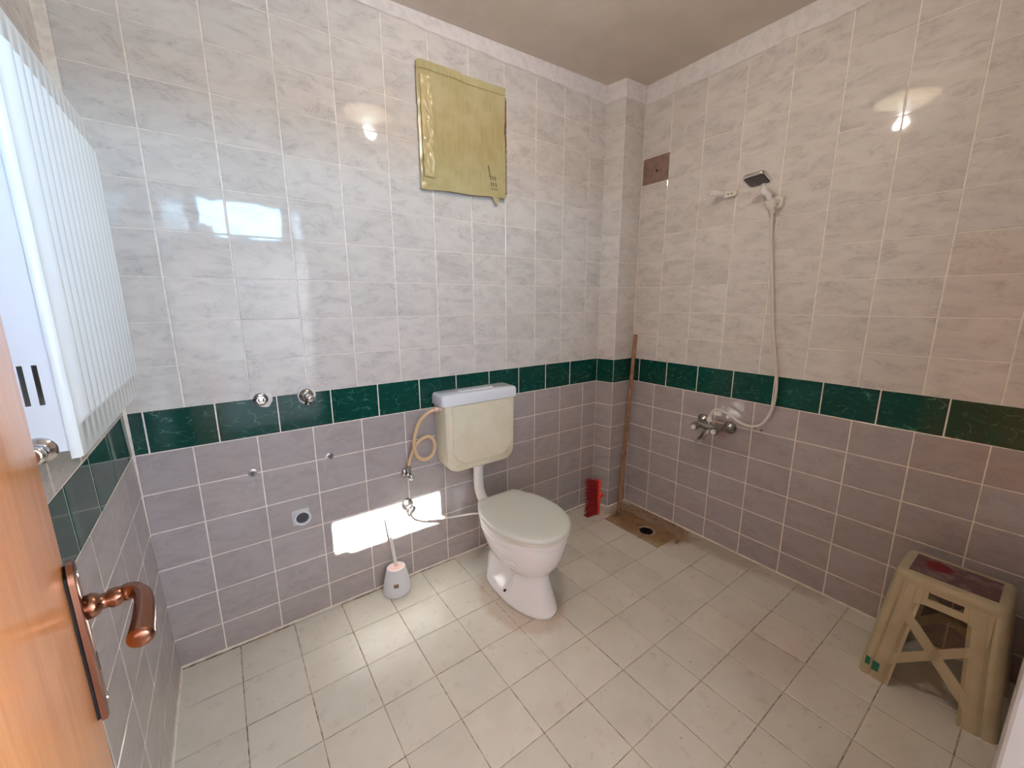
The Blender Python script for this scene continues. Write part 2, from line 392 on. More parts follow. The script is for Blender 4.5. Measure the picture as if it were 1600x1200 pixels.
# door wall (behind the camera): opening x .10-.93, strip window above it
wf = empty('wall_front'); tag(wf, kind='structure')
DX0_, DX1_, DZ = .045, .985, 1.86
bm = bmesh.new()
for a, b in (((-.1, 0), (DX0_, 2.66)), ((DX1_, 0), (XR + .1, 2.66)), ((DX0_, 2.13), (DX1_, 2.66))):
    box(bm, (a[0], YF - .12, a[1]), (b[0], YF - TR, b[1]))
obj('wall_core', bm, M['grout'], wf)
tbm = bmesh.new(); tmats = [M['lower'], M['green'], M['upper']]
def stuff_tile(x0, x1, z0, z1, mi, g):
    f0_ = len(tbm.faces); box(tbm, (x0 + g / 2, YF - .004, z0 + g / 2), (x1 - g / 2, YF, z1 - g / 2))
    tbm.faces.ensure_lookup_table()
    for f in tbm.faces[f0_:]: f.material_index = mi
for zs, mi in ((Z_LOW, 0), ([ZB, ZG], 1), (Z_UP, 2)):
    for i in range(8):
        x0, x1 = max(DX1_, XR - .2 * (i + 1)), XR - .2 * i
        if x1 - x0 < .02: continue
        for k in range(len(zs) - 1): stuff_tile(x0, x1, zs[k], zs[k + 1], mi, .003)
for i in range(5):
    for z0, z1 in ((2.10, 2.217), (2.217, 2.367), (2.367, ZT)): stuff_tile(.0 + .2 * i - .01, .2 * i + .19, z0, z1, 2, .003)
me_ = bpy.data.meshes.new('tile'); tbm.to_mesh(me_); tbm.free()
for q in tmats: me_.materials.append(q)
to = bpy.data.objects.new('tile', me_); COL.objects.link(to); to.parent = wf; to['kind'] = 'stuff'

# floor: 19.8 cm tiles, real joints; drain screed patch near the shower corner
DRX, DRY, DRR = 2.272, -.462, .040
fl = empty('floor'); tag(fl, kind='structure')
bm = bmesh.new()
for a, b in (((-.1, YF - .12), (2.2, .05)), ((2.35, YF - .12), (XR + .05, .05)), ((2.2, -.40), (2.35, .05)), ((2.2, YF - .12), (2.35, -.53))):
    box(bm, (a[0], a[1], -.06), (b[0], b[1], -.0022))
obj('floor_bed', bm, M['fgrout'], fl)
FF = (V3((0, 0, 0)), V3((1, 0, 0)), V3((0, -1, 0)), V3((0, 0, 1)))
FF = (V3((0, 0, 0)), V3((1, 0, 0)), V3((0, 1, 0)), V3((0, 0, 1)))
fx = [0.012] + [.402 + .1970 * k for k in range(-1, 11)] + [XR]
fy = [YF - .02] + [-.0145 - .1985 * k for k in range(9, -1, -1)] + [0]
for i in range(len(fx) - 1):
    for k in range(len(fy) - 1):
        cx, cy = (fx[i] + fx[i + 1]) / 2, (fy[k] + fy[k + 1]) / 2
        if 2.17 < cx < 2.38 and -.615 < cy < -.21: continue
        if cx > PX0 and cy > -.0145: continue
        y1 = fy[k + 1]
        place_tile(fl, FF, fx[i] + random.uniform(-.0008, .0008), fx[i + 1], fy[k] + random.uniform(-.0008, .0008), y1, M['ftile'], .0030, .0030, .0030, 'floor_tile', lift=random.uniform(-.0006, .0004))
# drain patch with a round hole
bm = bmesh.new(); px0, px1, py0, py1 = 2.374 - .197 + .0015, 2.372, -.6095, -.2145
N_ = 40; inner, outer = [], []
for k in range(N_):
    t = 2 * math.pi * k / N_; dx, dy = math.cos(t), math.sin(t)
    s = min(((px1 - DRX) / dx if dx > 1e-6 else (px0 - DRX) / dx if dx < -1e-6 else 9), ((py1 - DRY) / dy if dy > 1e-6 else (py0 - DRY) / dy if dy < -1e-6 else 9))
    outer.append((DRX + dx * s, DRY + dy * s)); inner.append((DRX + dx * (DRR + .008), DRY + dy * (DRR + .008)))
for cxx, cyy in ((px0, py0), (px1, py0), (px0, py1), (px1, py1)):
    j = min(range(N_), key=lambda q: (outer[q][0] - cxx) ** 2 + (outer[q][1] - cyy) ** 2); outer[j] = (cxx, cyy)
loft(bm, [[(x, y, -.03) for x, y in outer], [(x, y, -.0008) for x, y in outer], [(x, y, -.0012) for x, y in inner], [(x, y, -.03) for x, y in inner]], cap=False)
obj('drain_screed', bm, M['fpatch'], fl)

# ceiling, slightly out of level, and the plaster strips under it
ZC = lambda x: 2.613 - .034 * (XR - x)
bm = bmesh.new()
loft(bm, [[(x, y, ZC(x) + dz) for x, y in ((-.15, .1), (XR + .1, .1), (XR + .1, YF - .15), (-.15, YF - .15))] for dz in (0, .08)])
ce = obj('ceiling', bm, M['ceil']); tag(ce, kind='structure')
def strip(name, P0, U, L, N, d=.004, seed=0):
    bm = bmesh.new(); n = int(L / .02); rings = []
    for i in range(n + 1):
        s = L * i / n; p = P0 + U * s; zt = ZC(p.x) + .004
        wob = .010 * noise.noise(V3((s * 6, seed, 0))) + .004 * noise.noise(V3((s * 25, seed, 3)))
        zb = ZT - .002 + wob; dd = d + .0015 * noise.noise(V3((s * 9, seed + 5, 1)))
        q = p + N * dd
        rings.append([(p.x, p.y, zt), (q.x, q.y, zt), (q.x, q.y, zb + .003), (p.x + N.x * dd * .4, p.y + N.y * dd * .4, zb), (p.x, p.y, zb)])
    loft(bm, rings); o = obj(name, bm, M['plaster']); tag(o, kind='structure'); return o
strip('trim_1', V3((-.04, 0, 0)), V3((1, 0, 0)), 2.325, V3((0, -1, 0)), .005, 1)
strip('trim_2', V3((XR, -.12, 0)), V3((0, -1, 0)), -YF - .12, V3((-1, 0, 0)), .005, 2)
strip('trim_3', V3((PX0, 0, 0)), d1, L1 + .004, nn1, .005, 3)
strip('trim_4', V3((PX1 - .004, PY, 0)), V3((1, 0, 0)), XR - PX1 + .004, V3((0, -1, 0)), .005, 4)
strip('trim_5', V3((XR, YF, 0)), V3((-1, 0, 0)), XR, V3((0, 1, 0)), .005, 5)
strip('trim_6', V3((-.036, YF, 0)), V3((0, 1, 0)), -YF, V3((1, 0, 0)), .005, 6)
# thin grout beads where walls meet the floor
bm = bmesh.new()
def bead(a, b, r=.006):
    a, b = V3(a), V3(b); n = max(2, int((b - a).length / .03))
    pts = [a.lerp(b, i / n) + V3((0, 0, .002 * noise.noise(V3((i * .9, a.x, 2))))) for i in range(n + 1)]
    tube(bm, pts, lambda t: r, 6, 0)
bead((.012, -.001, .0), (PX0, -.001, .0)); bead((XR - .001, PY, 0), (XR - .001, YF, 0)); bead((.013, 0, 0), (.013, YF, 0)); bead((PX0, 0, 0), (PX1, PY, 0)); bead((PX1, PY, 0), (XR, PY, 0))
o = obj('baseboard_joint', bm, M['grout']); tag(o, kind='structure')

# ------------------------------------------------------------ strip window over the door
win = Root('window_1', (.46, -2.0, 1.985), kind='structure')
bm = bmesh.new()
ZW0, ZW1 = 1.874, 2.118
panes = [(.0, .19), (.262, .785), (.862, .945)]
xs = [-.04] + [v for p in panes for v in p] + [.985]
box(bm, (-.04, -2.05, DZ), (.985, YF - .02, ZW0)); box(bm, (-.04, -2.05, ZW1), (.985, YF - .02, 2.14))
for i in range(0, len(xs), 2): box(bm, (xs[i], -2.03, ZW0), (xs[i + 1], -1.98, ZW1))
win.part('window_frame', bm, M['jamb'])
# rounded corner fillets of the main opening and the stepped block in its lower left corner
bm = bmesh.new()
def fillet(cx, cz, sx_, sz_, r=.02):
    pts = [(cx, cz)] + [(cx + sx_ * r * (1 - math.cos(t)), cz + sz_ * r * (1 - math.sin(t))) for t in [math.pi / 2 * k / 5 for k in range(6)]]
    loft(bm, [[(x, y, z) for x, z in pts] for y in (-2.01, -1.995)])
fillet(.262, ZW1, 1, -1); fillet(.785, ZW1, -1, -1); fillet(.785, ZW0, -1, 1)
win.part('corner_seal', bm, M['jamb'])
bm = bmesh.new(); box(bm, (.262, -2.02, ZW0), (.328, -1.99, ZW0 + .055)); win.part('sun_step_block', bm, M['jamb'], bevel=.008)  # unseen block, added to cut the step out of the sun patch
for i, (a, b) in enumerate(panes):
    win.part('pane', B((a, -2.006, ZW0), (b, -2.002, ZW1)), M['glass'] if i == 1 else M['frost'])
# door frame posts and low-roofed hall behind the door
tr7 = Root('trim_7', (.5, -1.95, 0), kind='structure')
tr7.part('frame_post', B((.935, -2.06, 0), (.985, -1.840, DZ)), M['jamb'], bevel=.004)
tr7.part('frame_post', B((.03, -2.06, 0), (.066, -1.945, DZ)), M['jamb'], bevel=.004)
tr7.part('frame_head', B((.03, -2.06, DZ - .012), (.985, -1.945, DZ + .012)), M['jamb'], bevel=.004)
wh = obj('wall_hall', B((-.3, -3.6, 0), (1.9, -3.5, 1.86)), M['hall']); tag(wh, kind='structure')
bm = bmesh.new(); box(bm, (-.4, -3.6, 0), (-.3, -2.07, 1.86)); box(bm, (1.9, -3.6, 0), (2.0, -2.07, 1.86)); o = obj('wall_hall_side', bm, M['hall']); tag(o, kind='structure')
o = obj('floor_hall', B((-.4, -3.6, -.06), (2.0, -2.07, -.003)), mat('dark hall floor', (.12, .10, .085), .6)); tag(o, kind='structure')
o = obj('ceiling_hall', B((-.4, -3.6, 1.80), (2.0, -2.07, 1.86)), M['hall']); tag(o, kind='structure')

# ------------------------------------------------------------ door leaf with handle
dr = Root('door_1', (.085, -1.94, 0), kind='structure')
XD = .105
dr.part('door_leaf', B((.065, -1.925, .008), (XD, -1.165, 1.84)), M['door'], bevel=.002)
# back plate
hp_y, hz0, hz1 = -1.193, .889, 1.092
bm = bmesh.new(); out = []
for k in range(13):
    t = math.pi * k / 12; out.append((hp_y + .021 * math.cos(t), hz1 - .021 + .021 * math.sin(t)))
out += [(hp_y - .021, hz0 + .002), (hp_y - .017, hz0), (hp_y + .017, hz0), (hp_y + .021, hz0 + .002)]
cy_ = hp_y; cz_ = (hz0 + hz1) / 2
rings = []
for x, ins in ((XD + .0035, 0), (XD + .0085, 0), (XD + .0105, .003)):
    rings.append([(x, cy_ + (y - cy_) * (1 - ins / .021), cz_ + (z - cz_) * (1 - ins / .108)) for y, z in out])
loft(bm, rings); hp = dr.part('handle_plate', bm, M['copper'], autos=35)
bm = bmesh.new(); box(bm, (XD, hp_y - .018, hz0 + .003), (XD + .004, hp_y + .018, hz1 - .012)); dr.part('plate_gap_shade', bm, M['dark'], hp)  # dark box paints the shade in the gap behind the plate
XP = XD + .0105
bm = bmesh.new(); lathe(bm, (XP - .002, hp_y, 1.029), (1, 0, 0), [(0, .014), (.009, .0145), (.013, .012), (.015, .009), (.020, .009), (.024, .0115), (.030, .0115), (.034, .0095), (.036, .0085)], 20)
tube(bm, [(XP + .028, hp_y, 1.029), (XP + .036, hp_y - .001, 1.030), (XP + .043, hp_y - .006, 1.031), (XP + .048, hp_y - .018, 1.030), (XP + .048, hp_y - .038, 1.027), (XP + .044, hp_y - .062, 1.022), (XP + .040, hp_y - .080, 1.018), (XP + .038, hp_y - .092, 1.016)],
     lambda t: (.0080 + .0025 * math.sin(t / .35 * math.pi) if t < .35 else .0080 + .0045 * ((t - .35) / .55)) if t < .9 else .0125 * math.sqrt(max(0.01, 1 - ((t - .9) / .1) ** 2)), 18, 12)
dr.part('door_handle', bm, M['copper'], smooth=True)
for zz in (1.074, .905):
    bm = bmesh.new(); lathe(bm, (XP - .001, hp_y, zz), (1, 0, 0), [(0, .0042), (.002, .004), (.003, .0025)], 12); dr.part('screw', bm, M['chrome'], hp)
bm = bmesh.new(); lathe(bm, (XP - .0008, hp_y, .962), (1, 0, 0), [(0, .006), (.0014, .006)], 12); box(bm, (XP - .0008, hp_y - .002, .945), (XP + .0006, hp_y + .002, .960)); dr.part('keyhole', bm, M['dark'], hp)

# the leaf stands a little short of parallel to the left wall: turn it about its free edge
TH = math.radians(11.5); pv = V3((XD, -1.165, 0)); Rz = Matrix.Rotation(TH, 4, 'Z')
dr.o.location = pv + Rz @ (dr.loc - pv); dr.o.rotation_euler = (0, 0, TH)

# ------------------------------------------------------------ ceiling light
lc = V3((1.205, -1.0, ZC(1.205)))
cl = Root('ceiling_light', tuple(lc), 'round glass ceiling light glowing in the middle of the ceiling', 'ceiling light')
bm = bmesh.new(); lathe(bm, lc, (0, 0, -1), [(0, .10), (.012, .10), (.016, .145), (.020, .147), (.022, .14)], 40); cl.part('base', bm, M['whiteplastic'], autos=40)
bm = bmesh.new(); lathe(bm, lc - V3((0, 0, .02)), (0, 0, -1), [(0, .14), (.012, .135), (.024, .115), (.033, .085), (.036, .06)], 40); cl.part('glass_shade', bm, M['dome'], smooth=True)
bm = bmesh.new(); lathe(bm, lc - V3((0, 0, .058)), (0, 0, -1), [(-.01, .02), (0, .027), (.012, .034), (.028, .030), (.038, .012)], 20); cl.part('bulb', bm, M['bulb'], smooth=True)
lp = bpy.data.lights.new('ceiling_lamp_light', 'POINT'); lpo = bpy.data.objects.new('ceiling_lamp_light', lp); COL.objects.link(lpo)
lp.energy = 12.5; lp.color = (1, .89, .78); lp.shadow_soft_size = .03; lpo.location = lc - V3((0, 0, .135))

# ------------------------------------------------------------ radiator on the left wall
RX, RY0, RY1, RZ0, RZ1 = .111, -.995, -.478, 1.158, 1.762
rd = Root('radiator', (.05, (RY0 + RY1) / 2, RZ0), 'white ribbed steel panel radiator hung high on the left wall', 'radiator')
bm = bmesh.new(); ys = []; n_r = 14; fl_ = .010
rows = [(RZ0, 0), (RZ0 + .045, 0), (RZ0 + .06, 1), (RZ1 - .06, 1), (RZ1 - .045, 0), (RZ1, 0)]
ypts = []
W_ = RY1 - RY0 - 2 * fl_
for i in range(n_r * 8 + 1):
    t = i / 8 % 1
    ypts.append((RY0 + fl_ + W_ * i / (n_r * 8), (.5 - .5 * math.cos(2 * math.pi * t)) ** .7))
ypts = [(RY0 + .004, 0)] + ypts + [(RY1 - .004, 0)]
grid = [[bm.verts.new((RX - .008 + .012 * h * k, y, z)) for y, h in ypts] for z, k in rows]
for a, b in zip(grid, grid[1:]):
    for j in range(len(a) - 1): bm.faces.new((a[j], a[j + 1], b[j + 1], b[j]))
# folded rim of the front sheet
rim = [[(RX - .020, RY0, RZ0 - .0), (RX - .020, RY1, RZ0), (RX - .020, RY1, RZ1), (RX - .020, RY0, RZ1)],
       [(RX - .012, RY0, RZ0), (RX - .012, RY1, RZ0), (RX - .012, RY1, RZ1), (RX - .012, RY0, RZ1)],
       [(RX - .008, RY0 + .004, RZ0 + .001), (RX - .008, RY1 - .004, RZ0 + .001), (RX - .008, RY1 - .004, RZ1 - .001), (RX - .008, RY0 + .004, RZ1 - .001)]]
loft(bm, rim, cap=False)
rd.part('front_panel', bm, M['enamel'], autos=50)
bm = bmesh.new(); box(bm, (.028, RY0 + .01, RZ0 + .02), (.040, RY1 - .01, RZ1 - .02)); rd.part('rear_panel', bm, M['enamel'])
# side cover with vertical slots facing the camera
def side(y0, y1):
    bm = bmesh.new()
    x0, x1, z0, z1 = .022, RX - .014, RZ0 + .012, RZ1 - .012
    slots = []
    for zc in (1.268, 1.655):
        for xc in (.035, .048, .0615, .075): slots.append((xc, zc))
    # build as strips between slots
    for zc in (1.268, 1.655):
        xs_ = [x0] + [v for xc in (.035, .048, .0615, .075) for v in (xc - .0028, xc + .0028)] + [x1]
        for i in range(0, len(xs_), 2): box(bm, (xs_[i], y0, zc - .028), (xs_[i + 1], y1, zc + .028))
    for a, b in ((z0, 1.24), (1.296, 1.627), (1.683, z1)): box(bm, (x0, y0, a), (x1, y1, b))
    bmesh.ops.remove_doubles(bm, verts=bm.verts[:], dist=1e-5)
    return bm
rd.part('side_cover', side(RY0 + .002, RY0 + .004), M['enamelsky'])
rd.part('side_cover', side(RY1 - .004, RY1 - .002), M['enamelsky'])
bm = bmesh.new()
for i in range(30):
    y = RY0 + .02 + i * .0168; box(bm, (.030, y, RZ1 - .008), (RX - .016, y + .009, RZ1 - .004))
box(bm, (.022, RY0 + .004, RZ1 - .010), (.030, RY1 - .004, RZ1 - .004)); box(bm, (RX - .022, RY0 + .004, RZ1 - .010), (RX - .014, RY1 - .004, RZ1 - .004))
rd.part('top_grille', bm, M['enamel'])
for y in (RY0 + .10, RY1 - .10):
    for z in (RZ0 + .10, RZ1 - .12): rd.part('mounting_bracket', B((-.015, y - .015, z - .02), (.030, y + .015, z + .02)), M['steel'])
bm = bmesh.new(); lathe(bm, (.062, RY0 + .003, 1.176), (0, -1, 0), [(0, .019), (.003, .019), (.006, .012), (.010, .010), (.022, .010), (.024, .013), (.032, .013), (.034, .008)], 20)
tube(bm, [(.062, RY0 - .020, 1.176), (.045, RY0 - .030, 1.172), (.02, RY0 - .034, 1.168), (-.008, RY0 - .034, 1.168)], .008, 12)
rd.part('valve', bm, M['chrome'], smooth=True, label='chrome radiator valve')

# ------------------------------------------------------------ cardboard cover over the ventilation window
wv = Root('window_2', (1.32, .0, 1.9), kind='structure')
bm = bmesh.new()
x0, x1, z0, z1 = 1.135, 1.557, 1.915, 2.345
for a, b in (((x1 - .016, z0), (x1, z1)), ((x0, z0), (x0 + .016, z1)), ((x0, z0), (x1, z0 + .016)), ((x0, z1 - .016), (x1, z1))): box(bm, (a[0], -.012, a[1]), (b[0], .02, b[1]))
wv.part('window_frame', bm, M['jamb'], bevel=.002)
bm = bmesh.new(); rr_ = [(1.541, -.014, 1.905 + .0)]
for i in range(30):
    z = 1.915 + i * .0145; box(bm, (1.536, -.021, z), (1.5475 + random.uniform(-.003, .003), -.008, z + .0145))
cb = Root('cardboard_cover', (1.32, -.02, 1.88), 'yellow tape-covered cardboard sheet stuck over the small vent window high on the wall', 'cardboard')
cb.part('torn_edge', bm, M['cardedge'])
# front sheet as a warped grid
bx0, bx1 = 1.091, 1.541
def ztop(x): return 2.381 + .008 * (x - bx0) / .45 + (.008 if x < 1.31 and x > 1.1 else 0) * min(1, (1.31 - x) / .02)
def zbot(x): return 1.878 + .016 * (x - bx0) / .45 + .002 * math.sin(x * 27)
bm = bmesh.new(); nx, nz = 44, 40
G_ = []
for j in range(nz + 1):
    row = []
    for i in range(nx + 1):
        x = bx0 + (bx1 - bx0) * i / nx; t = j / nz; z = zbot(x) + (ztop(x) - zbot(x)) * t
        d = .012 + .010 * (i / nx) + .002 * noise.noise(V3((x * 7, z * 7, 0)))
        if i / nx < .16:
            e = math.sin(math.pi * (i / nx) / .16)
            d += e * (.006 * noise.noise(V3((x * 60, z * 22, 4))) + .003) * (1 if .05 < t < .85 else .3)
        xx = x + (.004 * noise.noise(V3((0, z * 9, 1))) if i in (0, nx) else 0)
        row.append(bm.verts.new((xx, -d, z)))
    G_.append(row)
for a, b in zip(G_, G_[1:]):
    for k in range(nx): bm.faces.new((a[k], a[k + 1], b[k + 1], b[k]))
ext = bmesh.ops.extrude_face_region(bm, geom=bm.faces[:]); bmesh.ops.translate(bm, verts=[v for v in ext['geom'] if isinstance(v, bmesh.types.BMVert)], vec=(0, .006, 0))
sh = cb.part('board', bm, M['card'], autos=40)
def sheet(pts, off, thick=.0008):             # pts as (x,z) grid rows, laid on the board surface
    bm = bmesh.new(); rows_ = []
    for r in pts:
        rows_.append([bm.verts.new((x, -(.012 + .010 * (x - bx0) / .45 + off + .0015 * noise.noise(V3((x * 40, z * 40, 9))) + (.011 * abs(noise.noise(V3((x * 45, z * 26 + x * 30, 2)))) if x < 1.165 else 0)), z)) for x, z in r])
    for a, b in zip(rows_, rows_[1:]):
        for k in range(len(a) - 1): bm.faces.new((a[k], a[k + 1], b[k + 1], b[k]))
    ext = bmesh.ops.extrude_face_region(bm, geom=bm.faces[:]); bmesh.ops.translate(bm, verts=[v for v in ext['geom'] if isinstance(v, bmesh.types.BMVert)], vec=(0, thick, 0))
    return bm
g1 = [[(1.103 + .052 * i / 14, 1.93 + .40 * j / 80) for i in range(15)] for j in range(81)]
cb.part('tape', sheet(g1, .007), M['tape'], autos=60, label='wrinkled shiny strip of packing tape')
g2 = [[(bx0 + .445 * i / 30, zbot(bx0 + .445 * i / 30) - .002 + .030 * j / 3) for i in range(31)] for j in range(4)]
cb.part('tape', sheet(g2, .0035), M['card'], autos=60)
g3 = [[(bx0 + .445 * i / 30, ztop(bx0 + .445 * i / 30) - .034 + .030 * j / 3) for i in range(31)] for j in range(4)]
cb.part('tape', sheet(g3, .0035), M['card'], autos=60)
bm = bmesh.new()
v_ = [bm.verts.new(p) for p in ((1.46, -.024, 1.893), (1.50, -.026, 1.888), (1.496, -.020, 1.858), (1.482, -.019, 1.862))]
bm.faces.new(v_); ext = bmesh.ops.extrude_face_region(bm, geom=bm.faces[:]); bmesh.ops.translate(bm, verts=[v for v in ext['geom'] if isinstance(v, bmesh.types.BMVert)], vec=(0, .001, 0))
cb.part('tape_tail', bm, M['tape'])
bm = bmesh.new()
def mark(x, z, h, dx):
    y = -(.012 + .010 * (x - bx0) / .45 + .0032)
    loft(bm, [[(x - .0016, y, z), (x + .0016, y, z), (x + .0016, y + .0016, z), (x - .0016, y + .0016, z)], [(x + dx - .0012, y, z - h), (x + dx + .0012, y, z - h), (x + dx + .0012, y + .0016, z - h), (x + dx - .0012, y + .0016, z - h)]])
mark(1.440, 2.03, .050, .010)
for r in range(3):
    for c in range(3): mark(1.452 + c * .013 + r * .004, 1.985 - r * .028, .019, .003)
cb.part('pen_marks', bm, M['black'])

# ------------------------------------------------------------ bare tile spot on the right wall
bm = bmesh.new(); nz_ = 44
ya, yb_, za, zb_ = -.1245, -.3015, 2.069, 2.215
cols_ = [ya + (yb_ - ya) * i / nz_ for i in range(nz_ + 1)]
rws = []
for z in (za, zb_): rws.append([bm.verts.new((XR + .0005 - .0016 * (1 if math.sin(i * 2 * math.pi / 3.4) > 0 else 0), y, z)) for i, y in enumerate(cols_)])
for i in range(nz_): bm.faces.new((rws[0][i], rws[0][i + 1], rws[1][i + 1], rws[1][i]))
o = obj('bare_adhesive', bm, M['adhesive'], wr); o['label'] = 'brown ridged adhesive where a tile is missing'
bm = bmesh.new(); lathe(bm, (XR + .001, -.222, 2.135), (-1, 0, 0), [(0, .008), (.003, .007), (.0032, .005)], 12); o = obj('drill_hole', bm, M['dark'], wr)
for y, z in ((-.918, .734), (-.948, .729)):
    bm = bmesh.new(); lathe(bm, (XR + .001, y, z), (-1, 0, 0), [(0, .005), (.0016, .0045)], 8); obj('drill_hole', bm, M['dark'], wr)

# ------------------------------------------------------------ fittings on the back wall
def blob_patch(cx, cz, r, seed, y=-.0005, n=22, d=.004):
    bm = bmesh.new(); rg = []
    for yy, s in ((.001, 1), (y - d * .6, .97), (y - d, .85)):
        rg.append([(cx + s * r * (1 + .28 * noise.noise(V3((math.cos(t) * 1.4, math.sin(t) * 1.4, seed)))) * math.cos(t), yy, cz + s * r * (1 + .28 * noise.noise(V3((math.cos(t) * 1.4, math.sin(t) * 1.4, seed)))) * math.sin(t)) for t in [2 * math.pi * k / n for k in range(n)]])
    loft(bm, rg); return bm
# capped outlet
cp = Root('capped_water_outlet', (.386, 0, 1.012), 'capped chrome water outlet in white plaster, left one above the green tiles', 'pipe fitting')
pb = blob_patch(.398, 1.010, .031, 3.3); cp.part('plaster_patch', pb, M['plaster'])
bm = bmesh.new(); lathe(bm, (.386, -.003, 1.012), (0, -1, 0), [(0, .025), (.003, .0255), (.005, .022), (.007, .019)], 24); cp.part('ring', bm, M['dchrome'], autos=40)
bm = bmesh.new(); lathe(bm, (.386, -.005, 1.012), (0, -1, 0), [(0, .0175), (.014, .0175), (.016, .015)], 6); lathe(bm, (.386, -.018, 1.012), (0, -1, 0), [(0, .012), (.006, .0115), (.007, .009)], 20); cp.part('cap', bm, M['chrome'], autos=30)
# angle valve above the band
def angle_valve(name, x, z, label, hdl=(0, -1, -.15), out=(-.25, 0, -1), s=1.0, patch=None, plate=True, group=None):
    r = Root(name, (x, 0, z), label, 'valve')
    if patch: r.part('plaster_patch', blob_patch(x + .004, z + .002, patch, x * 10), M['plaster'])
    bm = bmesh.new(); lathe(bm, (x, -.003, z), (0, -1, 0), [(0, .027 * s), (.002, .0275 * s), (.006, .024 * s), (.011, .014 * s), (.012, .011 * s)], 28); r.part('escutcheon', bm, M['dchrome'], smooth=True)
    bm = bmesh.new(); lathe(bm, (x, -.010, z), (0, -1, 0), [(0, .010 * s), (.018, .010 * s), (.020, .013 * s), (.034, .013 * s), (.036, .010 * s)], 18)
    o_ = V3(out).normalized(); lathe(bm, V3((x, -.037, z)), o_, [(0, .009 * s), (.020, .009 * s), (.021, .012 * s), (.030, .012 * s)], 6 * 3)
    r.part('valve_body', bm, M['dchrome'], autos=40)
    h = V3(hdl).normalized(); bm = bmesh.new(); lathe(bm, V3((x, -.043, z)), h, [(0, .007 * s), (.008, .007 * s), (.010, .015 * s), (.020, .016 * s), (.026, .012 * s), (.028, .006 * s)], 12)
    r.part('knob', bm, M['chrome'], autos=40); return r
angle_valve('angle_valve', .546, 1.006, 'chrome angle valve in rough white plaster above the green band', hdl=(.3, -1, -.25), out=(-.05, 0, -1), patch=.037)
angle_valve('angle_valve', .948, .562, 'chrome angle valve feeding the looped beige hose', hdl=(.5, -1, -.5), out=(0, -.1, 1), s=.95)
angle_valve('angle_valve', .945, .393, 'chrome angle valve with thin white hose, in the sunlit patch', hdl=(.4, -1, -.2), out=(.25, 0, -1), s=1.15)
# mounting bolts
for i, (x, z, lb) in enumerate(((.328, .721, 'left zinc basin mounting bolt sticking out of mauve tiles'), (.612, .724, 'right zinc basin mounting bolt sticking out of mauve tiles'))):
    r = Root('mounting_bolt', (x, 0, z), lb, 'bolt')
    bm = bmesh.new(); lathe(bm, (x, 0, z), (0, -1, 0), [(-.001, .016), (.0016, .016), (.002, .0145)], 20); r.part('washer', bm, M['dchrome'], autos=40)
    bm = bmesh.new(); lathe(bm, (x, -.002, z), (0, -1, 0), [(0, .0085), (.006, .0085), (.007, .007)], 6); r.part('nut', bm, M['steel'])
    bm = bmesh.new(); lathe(bm, (x, -.006, z), (0, -1, 0), [(0, .0042), (.026, .0042), (.027, .003)], 10); r.part('shank', bm, M['steel'])
# open drain stub
r = Root('drain_pipe_stub', (.481, 0, .479), 'open round white waste pipe stub in the lower wall', 'pipe')
bm = bmesh.new(); loft(bm, [[(.476 + x * s, y, .482 + z * s) for x, z in rrect(.068, .068, .006, 2)] for y, s in ((.001, 1), (-.0035, 1), (-.005, .96))]); r.part('plaster_square', bm, M['plaster'])
bm = bmesh.new(); lathe(bm, (.481, -.002, .479), (0, -1, 0), [(0, .034), (.010, .034), (.013, .032), (.013, .026), (.009, .024), (.0035, .024)], 36, cap=False); r.part('pipe_rim', bm, M['brushw'], autos=40)
bm = bmesh.new(); lathe(bm, (.481, -.0045, .479), (0, -1, 0), [(0, .0245), (.0012, .0245)], 30); r.part('dark_bore', bm, mat('grey pipe inside', (.05, .05, .06), .3))

# ------------------------------------------------------------ cistern
CX, CY = 1.312, -.002
cs = Root('cistern', (CX, -.07, .56), 'yellowed plastic toilet cistern with milky lid and white flush pipe', 'cistern')
def front_loft(cx, cz, w, h, rt, rb, steps, bm):
    rg = []
    for y, ins in steps: rg.append([(cx + x, y, cz + z) for x, z in [(px * (1 - 2 * ins / w), pz * (1 - 2 * ins / h)) for px, pz in rrect(w, h, rt, 8, rb)]])
    loft(bm, rg)
bm = bmesh.new(); front_loft(CX, .727, .405, .355, .015, .065, [(CY, .006), (-.020, .002), (-.11, 0), (-.126, .004), (-.134, .014)], bm)
for v in bm.verts: v.co.x = CX + (v.co.x - CX) * (1 + .10 * (v.co.z - .727))
bo = cs.part('tank', bm, M['cist'], autos=35)
bm = bmesh.new(); rg = []                      # raised contour line of the front panel
o1 = [(x, z) for x, z in rrect(.34, .30, .012, 8, .075)]
o2 = [(x, z) for x, z in rrect(.332, .292, .010, 8, .071)]
loft(bm, [[(CX + x, -.1335, .742 + z) for x, z in o1], [(CX + x, -.1395, .742 + z) for x, z in rrect(.334, .294, .011, 8, .072)], [(CX + x, -.1395, .742 + z) for x, z in rrect(.324, .284, .009, 8, .068)]])
cs.part('front_relief', bm, M['cist'], autos=25)
bm = bmesh.new()
def horiz(cx, cy, w, d, r, steps, bm):
    loft(bm, [[(cx + x, cy + y, z) for x, y in rrect(w - 2 * ins, d - 2 * ins, max(r - ins, .003), 6)] for z, ins in steps])
horiz(CX, -.071, .436, .142, .025, [(.893, .004), (.895, 0), (.935, .001), (.944, .006), (.948, .014)], bm); cs.part('tank_lid', bm, M['cistlid'], autos=35)
bm = bmesh.new(); horiz(CX, -.070, .20, .05, .02, [(.948, 0), (.953, .003)], bm); cs.part('flush_button', bm, M['cistlid'], autos=35)
